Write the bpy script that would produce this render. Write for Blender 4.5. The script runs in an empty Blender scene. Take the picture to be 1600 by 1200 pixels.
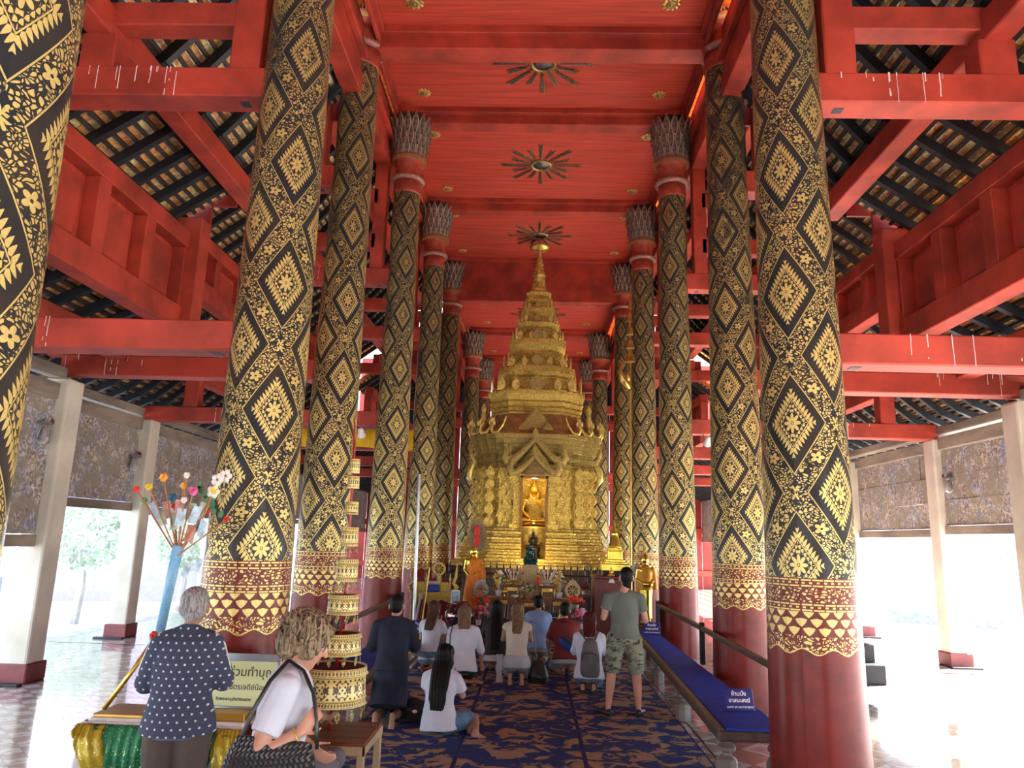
import bpy, bmesh, math, random
from mathutils import Vector, Matrix, noise
random.seed(7)
PI=math.pi
SC=bpy.context.scene
COL=SC.collection
# ---------------------------------------------------------------- camera, light, exposure
cd=bpy.data.cameras.new('camera'); cam=bpy.data.objects.new('camera',cd); COL.objects.link(cam)
cd.sensor_fit='HORIZONTAL'; cd.sensor_width=36.0; cd.lens=36.0*1156.35/1600.0; cd.clip_end=400
def _cam():
    pi,ya,ro=0.2059,0.0344,0.03
    cy,sy,cp,sp=math.cos(ya),math.sin(ya),math.cos(pi),math.sin(pi)
    F=Vector((-sy*cp,cy*cp,sp)); R=Vector((cy,sy,0)); U=R.cross(F)
    R2=R*math.cos(ro)+U*math.sin(ro); U2=-R*math.sin(ro)+U*math.cos(ro)
    m=Matrix((R2,U2,-F)).transposed().to_4x4(); m.translation=Vector((0.0534,0,2.1)); return m
cam.matrix_world=_cam(); SC.camera=cam
SC.view_settings.view_transform='Standard'; SC.view_settings.look='None'
SC.view_settings.gamma=1.0; SC.view_settings.use_curve_mapping=False
SC.view_settings.exposure=0.45
W=bpy.data.worlds.new('world'); SC.world=W; W.use_nodes=True
nt=W.node_tree; bg=nt.nodes['Background']
tc=nt.nodes.new('ShaderNodeTexCoord'); sep=nt.nodes.new('ShaderNodeSeparateXYZ'); rmp=nt.nodes.new('ShaderNodeValToRGB')
nt.links.new(tc.outputs['Generated'],sep.inputs[0]); nt.links.new(sep.outputs['Z'],rmp.inputs[0])
rmp.color_ramp.elements[0].color=(0.86,0.93,1,1); rmp.color_ramp.elements[1].color=(0.48,0.68,1,1)
rmp.color_ramp.elements[0].position=0.0; rmp.color_ramp.elements[1].position=0.9
nt.links.new(rmp.outputs[0],bg.inputs[0]); bg.inputs[1].default_value=4.2
sl=bpy.data.lights.new('sun','SUN'); sl.energy=46.0; sl.angle=0.02; sl.color=(1,0.94,0.85)
sun=bpy.data.objects.new('sun',sl); COL.objects.link(sun); sun.rotation_euler=Vector((-.76,-.34,-.56)).to_track_quat('-Z','Y').to_euler()
SC.cycles.max_bounces=9; SC.cycles.diffuse_bounces=6; SC.cycles.glossy_bounces=3; SC.cycles.transmission_bounces=3
SC.cycles.sample_clamp_indirect=8; SC.cycles.caustics_reflective=False; SC.cycles.caustics_refractive=False
SC.cycles.use_denoising=True
# ---------------------------------------------------------------- mesh building
class G:
    def __init__(s): s.v=[]; s.f=[]; s.uv=None; s.M=None
    def add(s,vs,fs):
        o=len(s.v)
        if s.M is not None: vs=[tuple(s.M@Vector(p)) for p in vs]
        s.v+=[tuple(p) for p in vs]; s.f+=[tuple(i+o for i in f) for f in fs]; return s
    def box(s,x0,y0,z0,x1,y1,z1,R=None):
        vs=[(x,y,z) for z in(z0,z1) for x,y in((x0,y0),(x1,y0),(x1,y1),(x0,y1))]
        return s.add(vs,[(3,2,1,0),(4,5,6,7),(0,1,5,4),(1,2,6,5),(2,3,7,6),(3,0,4,7)])
    def cbox(s,c,d,rz=0,rx=0,ry=0):
        m=Matrix.Translation(c)@Matrix.Rotation(rz,4,'Z')@Matrix.Rotation(ry,4,'Y')@Matrix.Rotation(rx,4,'X')
        vs=[tuple(m@Vector((x*d[0]/2,y*d[1]/2,z*d[2]/2))) for z in(-1,1) for x,y in((-1,-1),(1,-1),(1,1),(-1,1))]
        return s.add(vs,[(3,2,1,0),(4,5,6,7),(0,1,5,4),(1,2,6,5),(2,3,7,6),(3,0,4,7)])
    def bar(s,a,b,w,h,up=(0,0,1)):
        a=Vector(a);b=Vector(b);d=(b-a).normalized(); u=Vector(up); r=d.cross(u).normalized(); u=r.cross(d)
        vs=[]
        for p in(a,b):
            for x,y in((-1,-1),(1,-1),(1,1),(-1,1)): vs.append(p+r*x*w/2+u*y*h/2)
        return s.add(vs,[(3,2,1,0),(4,5,6,7),(0,1,5,4),(1,2,6,5),(2,3,7,6),(3,0,4,7)])
    def path(s,pts,rad,n=8,cap=True,flat=1.0):
        pts=[Vector(p) for p in pts]; vs=[];fs=[]; L=len(pts)
        if not hasattr(rad,'__len__'): rad=[rad]*L
        t=(pts[1]-pts[0]).normalized(); a=Vector((0,0,1)) if abs(t.z)<.9 else Vector((1,0,0)); r=t.cross(a).normalized()
        for i,p in enumerate(pts):
            t=(pts[min(i+1,L-1)]-pts[max(i-1,0)]).normalized(); r=(r-t*r.dot(t)).normalized(); u=t.cross(r)
            for k in range(n):
                an=2*PI*k/n; vs.append(p+(r*math.cos(an)+u*math.sin(an)*flat)*rad[i])
        for i in range(L-1):
            for k in range(n):
                k2=(k+1)%n; fs.append((i*n+k,i*n+k2,(i+1)*n+k2,(i+1)*n+k))
        if cap: fs.append(tuple(range(n-1,-1,-1))); fs.append(tuple((L-1)*n+k for k in range(n)))
        return s.add(vs,fs)
    def lathe(s,prof,n=24,c=(0,0,0),poly=None,ph=0):
        # poly: list of unit outline points instead of a circle
        if poly is None: poly=[(math.cos(2*PI*k/n+ph),math.sin(2*PI*k/n+ph)) for k in range(n)]
        n=len(poly); vs=[];fs=[]
        for r,z in prof:
            for x,y in poly: vs.append((c[0]+x*r,c[1]+y*r,c[2]+z))
        for i in range(len(prof)-1):
            for k in range(n):
                k2=(k+1)%n; fs.append((i*n+k,i*n+k2,(i+1)*n+k2,(i+1)*n+k))
        fs.append(tuple(range(n-1,-1,-1))); fs.append(tuple((len(prof)-1)*n+k for k in range(n)))
        return s.add(vs,fs)
    def ball(s,c,r,n=12,m=8,rot=None):
        if not hasattr(r,'__len__'): r=(r,r,r)
        vs=[];fs=[]; c=Vector(c)
        vs.append(Vector((0,0,-r[2])))
        for i in range(1,m):
            a=-PI/2+PI*i/m
            for k in range(n): vs.append(Vector((math.cos(a)*math.cos(2*PI*k/n)*r[0],math.cos(a)*math.sin(2*PI*k/n)*r[1],math.sin(a)*r[2])))
        vs.append(Vector((0,0,r[2])))
        for k in range(n):
            k2=(k+1)%n; fs.append((0,1+k2,1+k)); fs.append((len(vs)-1,1+(m-2)*n+k,1+(m-2)*n+k2))
            for i in range(m-2): fs.append((1+i*n+k,1+i*n+k2,1+(i+1)*n+k2,1+(i+1)*n+k))
        if rot is not None: vs=[rot@v for v in vs]
        return s.add([v+c for v in vs],fs)
    def prism(s,poly,o,ax,ay,d):
        # poly 2D outline (ccw) in the plane o + x*ax + y*ay, extruded by vector d
        o=Vector(o);ax=Vector(ax);ay=Vector(ay);d=Vector(d); n=len(poly)
        vs=[o+ax*x+ay*y for x,y in poly]; vs+=[v+d for v in vs]
        return s.add(vs,[tuple(range(n-1,-1,-1)),tuple(range(n,2*n))]+[(k,(k+1)%n,n+(k+1)%n,n+k) for k in range(n)])
    def mesh(s,name):
        m=bpy.data.meshes.new(name); m.from_pydata(s.v,[],s.f); m.validate(); return m
    def to(s,name,mt,parent=None,smooth=False,bevel=0,kind=None,seg=1,autos=None):
        m=s.mesh(name)
        o=bpy.data.objects.new(name,m); COL.objects.link(o)
        if mt: m.materials.append(mt)
        if smooth or autos is not None:
            for p in m.polygons: p.use_smooth=True
        if autos is not None:
            bm=bmesh.new(); bm.from_mesh(m)
            for e in bm.edges:
                if len(e.link_faces)==2 and e.calc_face_angle(0)>autos: e.smooth=False
            bm.to_mesh(m); bm.free()
        if bevel:
            b=o.modifiers.new('bevel','BEVEL'); b.width=bevel; b.segments=seg; b.limit_method='ANGLE'
        if parent: put(o,parent)
        if kind: o['kind']=kind
        return o
def put(o,parent):
    # scene coordinates are kept: the parent's offset is taken out
    o.parent=parent; pw=parent.matrix_basis if parent.parent is None else parent.parent.matrix_basis@parent.matrix_parent_inverse@parent.matrix_basis
    o.matrix_parent_inverse=pw.inverted()
def tag(o,label=None,cat=None,group=None,kind=None):
    if label: o['label']=label
    if cat: o['category']=cat
    if group: o['group']=group
    if kind: o['kind']=kind
    return o
def thing(name,loc,label,cat,group=None,rz=0):
    o=bpy.data.objects.new(name,None); COL.objects.link(o); o.location=loc; o.rotation_euler=(0,0,rz); o.empty_display_size=.1
    return tag(o,label,cat,group)
def struct(name,loc=(0,0,0)):
    o=bpy.data.objects.new(name,None); COL.objects.link(o); o.location=loc; o['kind']='structure'; o.empty_display_size=.1; return o
def inst(o,parent=None,M=None,name=None):
    c=o.copy(); COL.objects.link(c)
    if parent: c.parent=parent
    if M is not None: c.matrix_local=M
    return c
def local(g,name,mt,parent,**k):
    # part given in the thing's own coordinates
    o=g.to(name,mt,None,**k); o.parent=parent; return o
def copy_thing(root,loc,label=None,rz=None,scale=None):
    r=root.copy(); COL.objects.link(r); r.location=loc
    if rz is not None: r.rotation_euler=(0,0,rz)
    if scale: r.scale=(scale,)*3
    if label: r['label']=label
    for ch in root.children:
        c=ch.copy(); COL.objects.link(c); c.parent=r
        for g in ch.children:
            d=g.copy(); COL.objects.link(d); d.parent=c
    return r
# ---------------------------------------------------------------- node expressions
class X:
    def __init__(s,t,k): s.t=t; s.k=k
    def _m(s,op,*o):
        n=s.t.nodes.new('ShaderNodeMath'); n.operation=op; ar=(s,)+o
        for i,a in enumerate(ar):
            if isinstance(a,X): s.t.links.new(a.k,n.inputs[i])
            else: n.inputs[i].default_value=a
        return X(s.t,n.outputs[0])
    def __add__(s,o): return s._m('ADD',o)
    __radd__=__add__
    def __mul__(s,o): return s._m('MULTIPLY',o)
    __rmul__=__mul__
    def __sub__(s,o): return s._m('SUBTRACT',o)
    def __rsub__(s,o): return (s*-1)+o
    def __truediv__(s,o): return s._m('DIVIDE',o)
    def lt(s,o): return s._m('LESS_THAN',o)
    def gt(s,o): return s._m('GREATER_THAN',o)
    def abs(s): return s._m('ABSOLUTE')
    def fract(s): return s._m('FRACT')
    def floor(s): return s._m('FLOOR')
    def min(s,o): return s._m('MINIMUM',o)
    def max(s,o): return s._m('MAXIMUM',o)
    def sqrt(s): return s._m('SQRT')
    def cos(s): return s._m('COSINE')
    def sin(s): return s._m('SINE')
    def atan2(s,o): return s._m('ARCTAN2',o)
    def mod(s,o): return s._m('FLOORED_MODULO',o)
    def between(s,a,b): return s.gt(a)*s.lt(b)
    def clamp(s):
        r=s._m('ADD',0.0); r.k.node.use_clamp=True; return r
def mix3(t,f,a,b):
    n=t.nodes.new('ShaderNodeMix'); n.data_type='RGBA'
    for i,v in((0,f),(6,a),(7,b)):
        if isinstance(v,X): t.links.new(v.k,n.inputs[i])
        elif i==0: n.inputs[0].default_value=v
        else: n.inputs[i].default_value=(*v,1)
    return X(t,n.outputs[2])
def vec(t,x,y,z=0.0):
    n=t.nodes.new('ShaderNodeCombineXYZ')
    for i,v in enumerate((x,y,z)):
        if isinstance(v,X): t.links.new(v.k,n.inputs[i])
        else: n.inputs[i].default_value=v
    return X(t,n.outputs[0])
def tnoise(t,v,scale,detail=2,rough=.5,dist=0):
    n=t.nodes.new('ShaderNodeTexNoise'); t.links.new(v.k,n.inputs['Vector']); n.inputs['Scale'].default_value=scale
    n.inputs['Detail'].default_value=detail; n.inputs['Roughness'].default_value=rough; n.inputs['Distortion'].default_value=dist
    return X(t,n.outputs['Fac'])
def tvor(t,v,scale,feature='F1',rnd=1.0,out='Distance'):
    n=t.nodes.new('ShaderNodeTexVoronoi'); n.feature=feature; t.links.new(v.k,n.inputs['Vector']); n.inputs['Scale'].default_value=scale
    n.inputs['Randomness'].default_value=rnd; return X(t,n.outputs[out])
def coords(t,kind='Object'):
    n=t.nodes.new('ShaderNodeTexCoord'); s=t.nodes.new('ShaderNodeSeparateXYZ'); t.links.new(n.outputs[kind],s.inputs[0])
    return X(t,n.outputs[kind]),X(t,s.outputs[0]),X(t,s.outputs[1]),X(t,s.outputs[2])
def smooth(t,x,a,b):
    n=t.nodes.new('ShaderNodeMapRange'); n.interpolation_type='SMOOTHSTEP'; t.links.new(x.k,n.inputs[0])
    n.inputs[1].default_value=a; n.inputs[2].default_value=b; return X(t,n.outputs[0])
def newmat(name):
    m=bpy.data.materials.new(name); m.use_nodes=True; t=m.node_tree; return m,t,t.nodes['Principled BSDF']
def setc(t,b,c):
    if isinstance(c,X): t.links.new(c.k,b.inputs['Base Color'])
    else: b.inputs['Base Color'].default_value=(*c,1)
def setv(t,b,n,v):
    if isinstance(v,X): t.links.new(v.k,b.inputs[n])
    else: b.inputs[n].default_value=v
def bump(t,b,h,strength=.4,dist=.01):
    n=t.nodes.new('ShaderNodeBump'); n.inputs['Strength'].default_value=strength; n.inputs['Distance'].default_value=dist
    t.links.new(h.k,n.inputs['Height']); t.links.new(n.outputs[0],b.inputs['Normal'])
MC={}
def mat(name,col,rough=.55,metal=0.0,var=.25,vs=4.0,bs=0.0,bscale=30.0,stretch=(1,1,1),emit=0,col2=None,trans=0,coord='Object'):
    if name in MC: return MC[name]
    m,t,b=newmat(name)
    v,x,y,z=coords(t,coord)
    if stretch!=(1,1,1): v=vec(t,x*stretch[0],y*stretch[1],z*stretch[2])
    if var:
        n=tnoise(t,v,vs,4,.6)
        c2=col2 or tuple(c*(1-var) for c in col); c1=tuple(min(1,c*(1+var*.5)) for c in col) if not col2 else col
        setc(t,b,mix3(t,smooth(t,n,.3,.7),c1,c2))
    else: setc(t,b,col)
    b.inputs['Roughness'].default_value=rough; b.inputs['Metallic'].default_value=metal
    if bs: bump(t,b,tnoise(t,v,bscale,3,.6),bs,.01)
    if emit: b.inputs['Emission Color'].default_value=(*col,1); b.inputs['Emission Strength'].default_value=emit
    if trans: b.inputs['Transmission Weight'].default_value=trans
    MC[name]=m; return m
def gold_ornate(name,col=(.78,.52,.12),dark=(.10,.05,.012),scale=26,metal=.75,rough=.38,strength=.7,lines=0):
    m,t,b=newmat(name); v,x,y,z=coords(t)
    d=tnoise(t,v,scale*.35,2)
    vv=t.nodes.new('ShaderNodeVectorMath'); vv.operation='ADD'; t.links.new(v.k,vv.inputs[0])
    nn=t.nodes.new('ShaderNodeTexNoise'); nn.inputs['Scale'].default_value=scale*.5; t.links.new(v.k,nn.inputs['Vector'])
    sc=t.nodes.new('ShaderNodeVectorMath'); sc.operation='SCALE'; t.links.new(nn.outputs['Color'],sc.inputs[0]); sc.inputs['Scale'].default_value=1.4/scale*2
    t.links.new(sc.outputs[0],vv.inputs[1]); w=X(t,vv.outputs[0])
    e=tvor(t,w,scale,'DISTANCE_TO_EDGE'); f=tvor(t,w,scale*2.3,'DISTANCE_TO_EDGE')
    h=smooth(t,e,0,.22)*.7+smooth(t,f,0,.2)*.3
    setc(t,b,mix3(t,smooth(t,h,.12,.5),dark,mix3(t,d,col,tuple(c*.72 for c in col))))
    b.inputs['Metallic'].default_value=metal; b.inputs['Roughness'].default_value=rough
    bump(t,b,h,strength,.02); return m
# ---- lacquered and gilded column
def lacquer(name,base_red=(.20,.024,.018),flip=0,ztop=8.2,wear=.5):
    m,t,b=newmat(name)
    uvn=t.nodes.new('ShaderNodeUVMap'); sp=t.nodes.new('ShaderNodeSeparateXYZ'); t.links.new(uvn.outputs[0],sp.inputs[0])
    U=X(t,sp.outputs[0]); V=X(t,sp.outputs[1])           # U 0..6 around, V height in metres
    P=1.16; v=(V-3.12)/P
    xm=U*.31                                                # metres along the arc
    pv=vec(t,xm,V,U*0)
    def cell(u,v):
        # nearest centre of the staggered lattice
        ua=(u*.5+.5).fract()*2-1; va=(v+.5).fract()-.5; da=ua.abs()+va.abs()*2
        ub=((u-1)*.5+.5).fract()*2-1; vb=((v-.5)+.5).fract()-.5; db=ub.abs()+vb.abs()*2
        k=db.lt(da)
        return ua+(ub-ua)*k, va+(vb-va)*k, da.min(db)
    du,dv,d=cell(U,v)
    def petals(d,s,dw,sw,fat=.46):
        r=(d/dw).floor(); a=(d/dw).fract(); c=((s/sw)+r*.5).fract()-.5
        wd=(1-a*a)*fat*(a*6).min(1.0)
        return (c.abs()-wd).lt(0.0)
    sgn=du.abs()-dv.abs()*2
    inner=petals(d,sgn,.082,.105)
    outer=petals((d-.365).max(0.0),sgn,.19,.105,.48)
    line1=((d-.355).abs()).lt(.011)
    X1=du*.31; Z1=dv*P; r=(X1*X1+Z1*Z1*.45).sqrt(); th=(Z1*.67).atan2(X1)
    fl=(r-((th*4).cos().abs()*.034+.024)).lt(0.0)*(r.gt(.010))
    core=r.lt(.006)
    infl=r.lt(.062)
    lo=inner*d.lt(.335)
    lo=lo*(1-infl)+fl+core
    g1=lo.min(1.0)+line1+outer*d.between(.372,.55)
    # floral band between the lozenges
    nz=t.nodes.new('ShaderNodeTexNoise'); nz.inputs['Scale'].default_value=9; nz.inputs['Detail'].default_value=1; t.links.new(pv.k,nz.inputs['Vector'])
    sv=t.nodes.new('ShaderNodeVectorMath'); sv.operation='MULTIPLY_ADD'; t.links.new(nz.outputs['Color'],sv.inputs[0]); sv.inputs[1].default_value=(.09,.09,.09); t.links.new(pv.k,sv.inputs[2])
    e=tvor(t,X(t,sv.outputs[0]),40,'DISTANCE_TO_EDGE')
    leaf=e.gt(.15)
    # flowers at the middle of each band
    uf=(U+.5).fract()-.5; 
    fu=(U.fract()-.5)*.31; fv=((v*2).fract()-.5)*.5*P
    fr=(fu*fu+fv*fv).sqrt(); ft=fv.atan2(fu)
    pet=(fr-((ft*2.5).cos().abs()*.028+.022)).lt(0.0)*fr.gt(.009)
    fzone=fr.lt(.056)
    # small lozenges where the bands cross
    wu=du.abs(); wv=(dv.abs()-.5).abs()
    wd=wu+wv*2.0; 
    sm=((wd-.13).lt(0.0)); smr=((wd-.15).abs()).lt(.02)
    X2=wu*.31; Z2=wv*P; r2=(X2*X2+Z2*Z2*.4).sqrt(); t2=(Z2*.63).atan2(X2); pf=(r2-((t2*3).cos().abs()*.03+.012)).lt(0.0)
    band=(leaf*(1-fzone)+pet)*(1-wd.lt(.2))+pf
    line2=((d-.735).abs()).lt(.013)
    g=g1*d.lt(.56)+line2+band.min(1.0)*d.gt(.76)
    g=g.min(1.0)
    # red base bands
    hb=V.lt(1.86)
    Bx=(xm/.186); c1=(Bx.fract()-.5)*.186
    bb=V.between(1.27,1.60); zz=(V-1.27)/.33
    hz=((1.62-V)/.068).fract(); hr=((1.62-V)/.068).floor(); hc=((xm/.093)+hr*.5).fract()-.5
    heart=(hc.abs()-(1-hz*hz)*(hz*7).min(1.0)*.40).lt(0.0)*(((hc.abs()-.2).abs()+hz*.5).gt(.06))
    vine=tvor(t,X(t,sv.outputs[0]),40,'DISTANCE_TO_EDGE').gt(.17)
    edge_=(xm*33.7).cos()*.022+1.30
    motif=(heart*V.gt(1.415)+vine*V.lt(1.415)*(V-edge_).gt(0.0)+((V-edge_).abs()).lt(.005)).min(1.0)
    dash=(xm*14).fract().gt(.12); dots=((xm*22).fract()-.5).abs().lt(.2)
    def ln(z,w=.006): return ((V-z).abs()).lt(w)
    lines=(ln(1.845)+ln(1.80)+ln(1.655)+ln(1.612))*dash+(ln(1.823,.007)+ln(1.634,.007))*dots
    sc2=X(t,sv.outputs[0]); 
    e2=tvor(t,sc2,36,'DISTANCE_TO_EDGE'); scroll=e2.gt(.19)*V.between(1.672,1.785)
    gb=(lines+scroll+motif*V.between(1.255,1.60)).min(1.0)*V.gt(1.25)
    isred=V.lt(1.86)
    top=V.gt(ztop); 
    G_=g*(1-isred)*(1-top)+gb*isred
    # wear: patches where the gilding has rubbed off
    wn=tnoise(t,pv,2.2,5,.62); wn2=tnoise(t,pv,60,2,.5)
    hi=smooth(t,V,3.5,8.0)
    keep=smooth(t,wn+wn2*.25-hi*wear*.14,.42,.52)
    keep=(keep+.25).min(1.0)
    Gk=(G_*keep).clamp()
    black=mix3(t,smooth(t,wn,.35,.7),(.020,.024,.030),(.045,.038,.030))
    red=mix3(t,smooth(t,tnoise(t,pv,5,4,.6),.3,.75),base_red,tuple(c*.62 for c in base_red))
    orange=mix3(t,tnoise(t,pv,12,4,.7),(.42,.09,.025),(.30,.045,.02))
    ground=mix3(t,isred,black,red); ground=mix3(t,top,ground,orange)
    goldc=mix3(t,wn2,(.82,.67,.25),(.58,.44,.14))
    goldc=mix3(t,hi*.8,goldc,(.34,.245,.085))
    setc(t,b,mix3(t,Gk,ground,goldc))
    setv(t,b,'Metallic',Gk*.35); setv(t,b,'Roughness',Gk*.10+.28+isred*.02)
    b.inputs['Specular IOR Level'].default_value=.22
    return m
# ---------------------------------------------------------------- materials of the setting
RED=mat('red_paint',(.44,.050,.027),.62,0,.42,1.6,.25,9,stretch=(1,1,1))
REDC=mat('red_ceiling',(.56,.062,.032),.7,0,.30,1.2,.5,5,stretch=(.6,14,1))
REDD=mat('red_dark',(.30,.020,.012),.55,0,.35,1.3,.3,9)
DARK=mat('black_timber',(.012,.015,.022),.55,0,.5,3,.3,20)
BATT=mat('brown_timber',(.045,.028,.018),.7,0,.5,4,.3,20)
def tile_mat(i,c):
    return mat('terracotta_%d'%i,c,.75,0,.55,9,.6,40)
TILES=[tile_mat(i,c) for i,c in enumerate([(.95,.45,.14),(.90,.36,.12),(.95,.66,.30),(.78,.36,.17)])]
WHITE=mat('cream_paint',(.66,.63,.52),.6,0,.18,1.2,.2,6)
MAROON=mat('maroon_paint',(.22,.05,.05),.5,0,.25,3)
PLK=mat('grey_plank',(.30,.25,.20),.85,0,.45,3,.5,14,stretch=(1,.25,1))
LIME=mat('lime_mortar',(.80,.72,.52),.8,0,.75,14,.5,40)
STREAK=mat('white_streak',(.85,.82,.78),.7,0,.1,20)
YS={'Z':2.82,'A':6.51,'B':10.54,'C':14.98,'D':19.41,'E':23.85,'F':28.29,'G':32.72}
WX={'Z':2.40,'A':2.40,'B':2.89,'C':2.89,'D':2.89,'E':2.89,'F':2.50,'G':2.36}
SIDES=((-1,'left'),(1,'right'))
# ---- floor
def tilefloor():
    m,t,b=newmat('patterned_tile'); v,x,y,z=coords(t)
    k=1/.40; u=(x+y)*k*.7071; w=(x-y)*k*.7071
    a=u.floor(); c=w.floor(); ch=((a+c)*.5).fract()*2
    inner=(((u.fract()-.5).abs()).max((w.fract()-.5).abs())).lt(.30)
    g=(((u.fract()-.5).abs()).max((w.fract()-.5).abs())).gt(.485)
    col=mix3(t,ch,(.82,.83,.83),(.50,.33,.28)); col=mix3(t,inner*(1-ch),col,(.62,.48,.43)); col=mix3(t,g,col,(.35,.3,.27))
    n=tnoise(t,v,3,4,.6); col2=mix3(t,smooth(t,n,.3,.75)*.35,col,(.30,.27,.25)); setc(t,b,col2)
    b.inputs['Roughness'].default_value=.2; b.inputs['Coat Weight'].default_value=1.0; b.inputs['Coat Roughness'].default_value=.07; b.inputs['Coat IOR'].default_value=1.7; bump(t,b,tnoise(t,v,5,2),.03,.01); return m
FT=tilefloor()
floor=struct('floor')
G().box(-8.9,-3,-.2,8.9,40,-.012).to('floor_bed',mat('floor_bed',(.3,.26,.23),.5),floor)
ts=.283; tm=G().box(-ts/2+.003,-ts/2+.003,-.012,ts/2-.003,ts/2-.003,0).mesh('floor_tile'); tm.materials.append(FT)
rest=G(); near=[]
def fcol(x,y): return not (-1.93<x<1.93)
ntx=int(17.6/ts); 
for j in range(int(26/ts)):
    for i in range(ntx):
        x=-8.8+ts*(i+.5); y=1.6+ts*(j+.5)
        if fcol(x,y): near.append((x,y))
def pick(x,y):
    if -7.6<x<-4.0 and 6.2<y<11.2: return True
    if 2.4<x<4.6 and 5.6<y<7.9: return True
    return False
cnt=0
for x,y in near:
    if pick(x,y) and cnt<298:
        o=bpy.data.objects.new('floor_tile',tm); COL.objects.link(o); o.location=(x,y,0); o.parent=floor; cnt+=1
    elif y<14: rest.box(x-ts/2+.003,y-ts/2+.003,-.012,x+ts/2-.003,y+ts/2-.003,0)
rest.box(-8.8,14,-.012,8.8,40,0); rest.box(-8.8,-3,-.012,8.8,1.6,0); rest.box(-1.93,1.6,-.012,1.93,14,-.004)
rest.to('floor_tiling',FT,floor,kind='stuff')
# ---- ground outside
GR=mat('paved_ground',(.74,.71,.66),.8,0,.10,.3)
g=G().box(-120,-60,-.9,120,160,-.75); g.to('ground',GR)['kind']='structure'
for s,n in SIDES:
    st=struct('trim_1' if s<0 else 'trim_2'); 
    G().box(s*8.9,-3,-.75,s*9.3,40,-.02).to('plinth_edge',mat('cement',(.5,.48,.45),.8),st)
# ---- columns
POLY=40
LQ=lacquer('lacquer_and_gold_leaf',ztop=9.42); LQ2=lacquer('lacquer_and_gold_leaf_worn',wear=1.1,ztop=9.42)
def shaft(name,X0,Y0,z1,mt,r0=.385,r1=.30):
    prof=[(r0+.012,0),(r0+.004,.3)]+[(r0+(r1-r0)*min(1,((z-.3)/7.2)),z) for z in [1+.6*k for k in range(int((z1-1)/.6))]]+[(r1-.01,z1)]
    g=G(); n=48; vs=[];fs=[];uv=[]
    ph=math.atan2(-Y0,.05-X0)+ (math.radians(14) if X0<0 else -math.radians(14))
    for r,z in prof:
        for k in range(n+1):
            a=ph+2*PI*k/n; vs.append((X0+r*math.cos(a),Y0+r*math.sin(a),z)); uv.append((6.0*k/n,z))
    for i in range(len(prof)-1):
        for k in range(n): fs.append((i*(n+1)+k,i*(n+1)+k+1,(i+1)*(n+1)+k+1,(i+1)*(n+1)+k))
    m=bpy.data.meshes.new(name); m.from_pydata(vs,[],fs); l=m.uv_layers.new(name='UVMap')
    for p in m.polygons:
        p.use_smooth=True
        for li in p.loop_indices: l.data[li].uv=uv[m.loops[li].vertex_index]
    m.materials.append(mt); o=bpy.data.objects.new(name,m); COL.objects.link(o); return o
COLR=mat('collar_red',(.40,.06,.03),.5,0,.4,8,.3,30); CRIM=mat('collar_rim',(.42,.20,.16),.45,.2,.4,20)
CGOLD=gold_ornate('collar_gold',(.6,.42,.14),(.35,.04,.02),60)
PET=mat('glass_mosaic_petal',(.26,.27,.25),.28,.35,.7,14,.5,60,col2=(.035,.04,.045))
PEDGE=mat('petal_edge',(.66,.56,.36),.4,.3,.4,20)
def petal_mesh():
    # pointed leaf with a raised pale edge, thick, leaning outward at the tip
    def leaf(w,off,th):
        g=G(); L=7; vs=[];fs=[]
        for i in range(L):
            t=i/(L-1); ww=w*(math.sin(PI*(.12+.80*t))**.8)*(1-t**5) ; y=t*.40; o=.05*t*t*1.6
            for sx,dy in((-1,0),(0,-.022*(1-t)),(1,0)):
                vs.append((sx*ww,-o+dy-off,y))
            for sx in(1,-1): vs.append((sx*ww,-o+th-off,y))
        for i in range(L-1):
            for k in range(5):
                k2=(k+1)%5; fs.append((i*5+k,i*5+k2,(i+1)*5+k2,(i+1)*5+k))
        g.add(vs,fs+[(4,3,2,1,0),tuple((L-1)*5+k for k in range(5))]); return g
    a=leaf(.062,0,.03); b=leaf(.040,.016,.02)
    return a,b
pa,pb=petal_mesh()
pm=G(); pm.add(pa.v,pa.f); na=len(pm.f); pm.add(pb.v,pb.f)
PMESH=pm.mesh('petal'); PMESH.materials.append(PEDGE); PMESH.materials.append(PET)
for p in PMESH.polygons: p.material_index=1 if p.index>=na else 0
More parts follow.
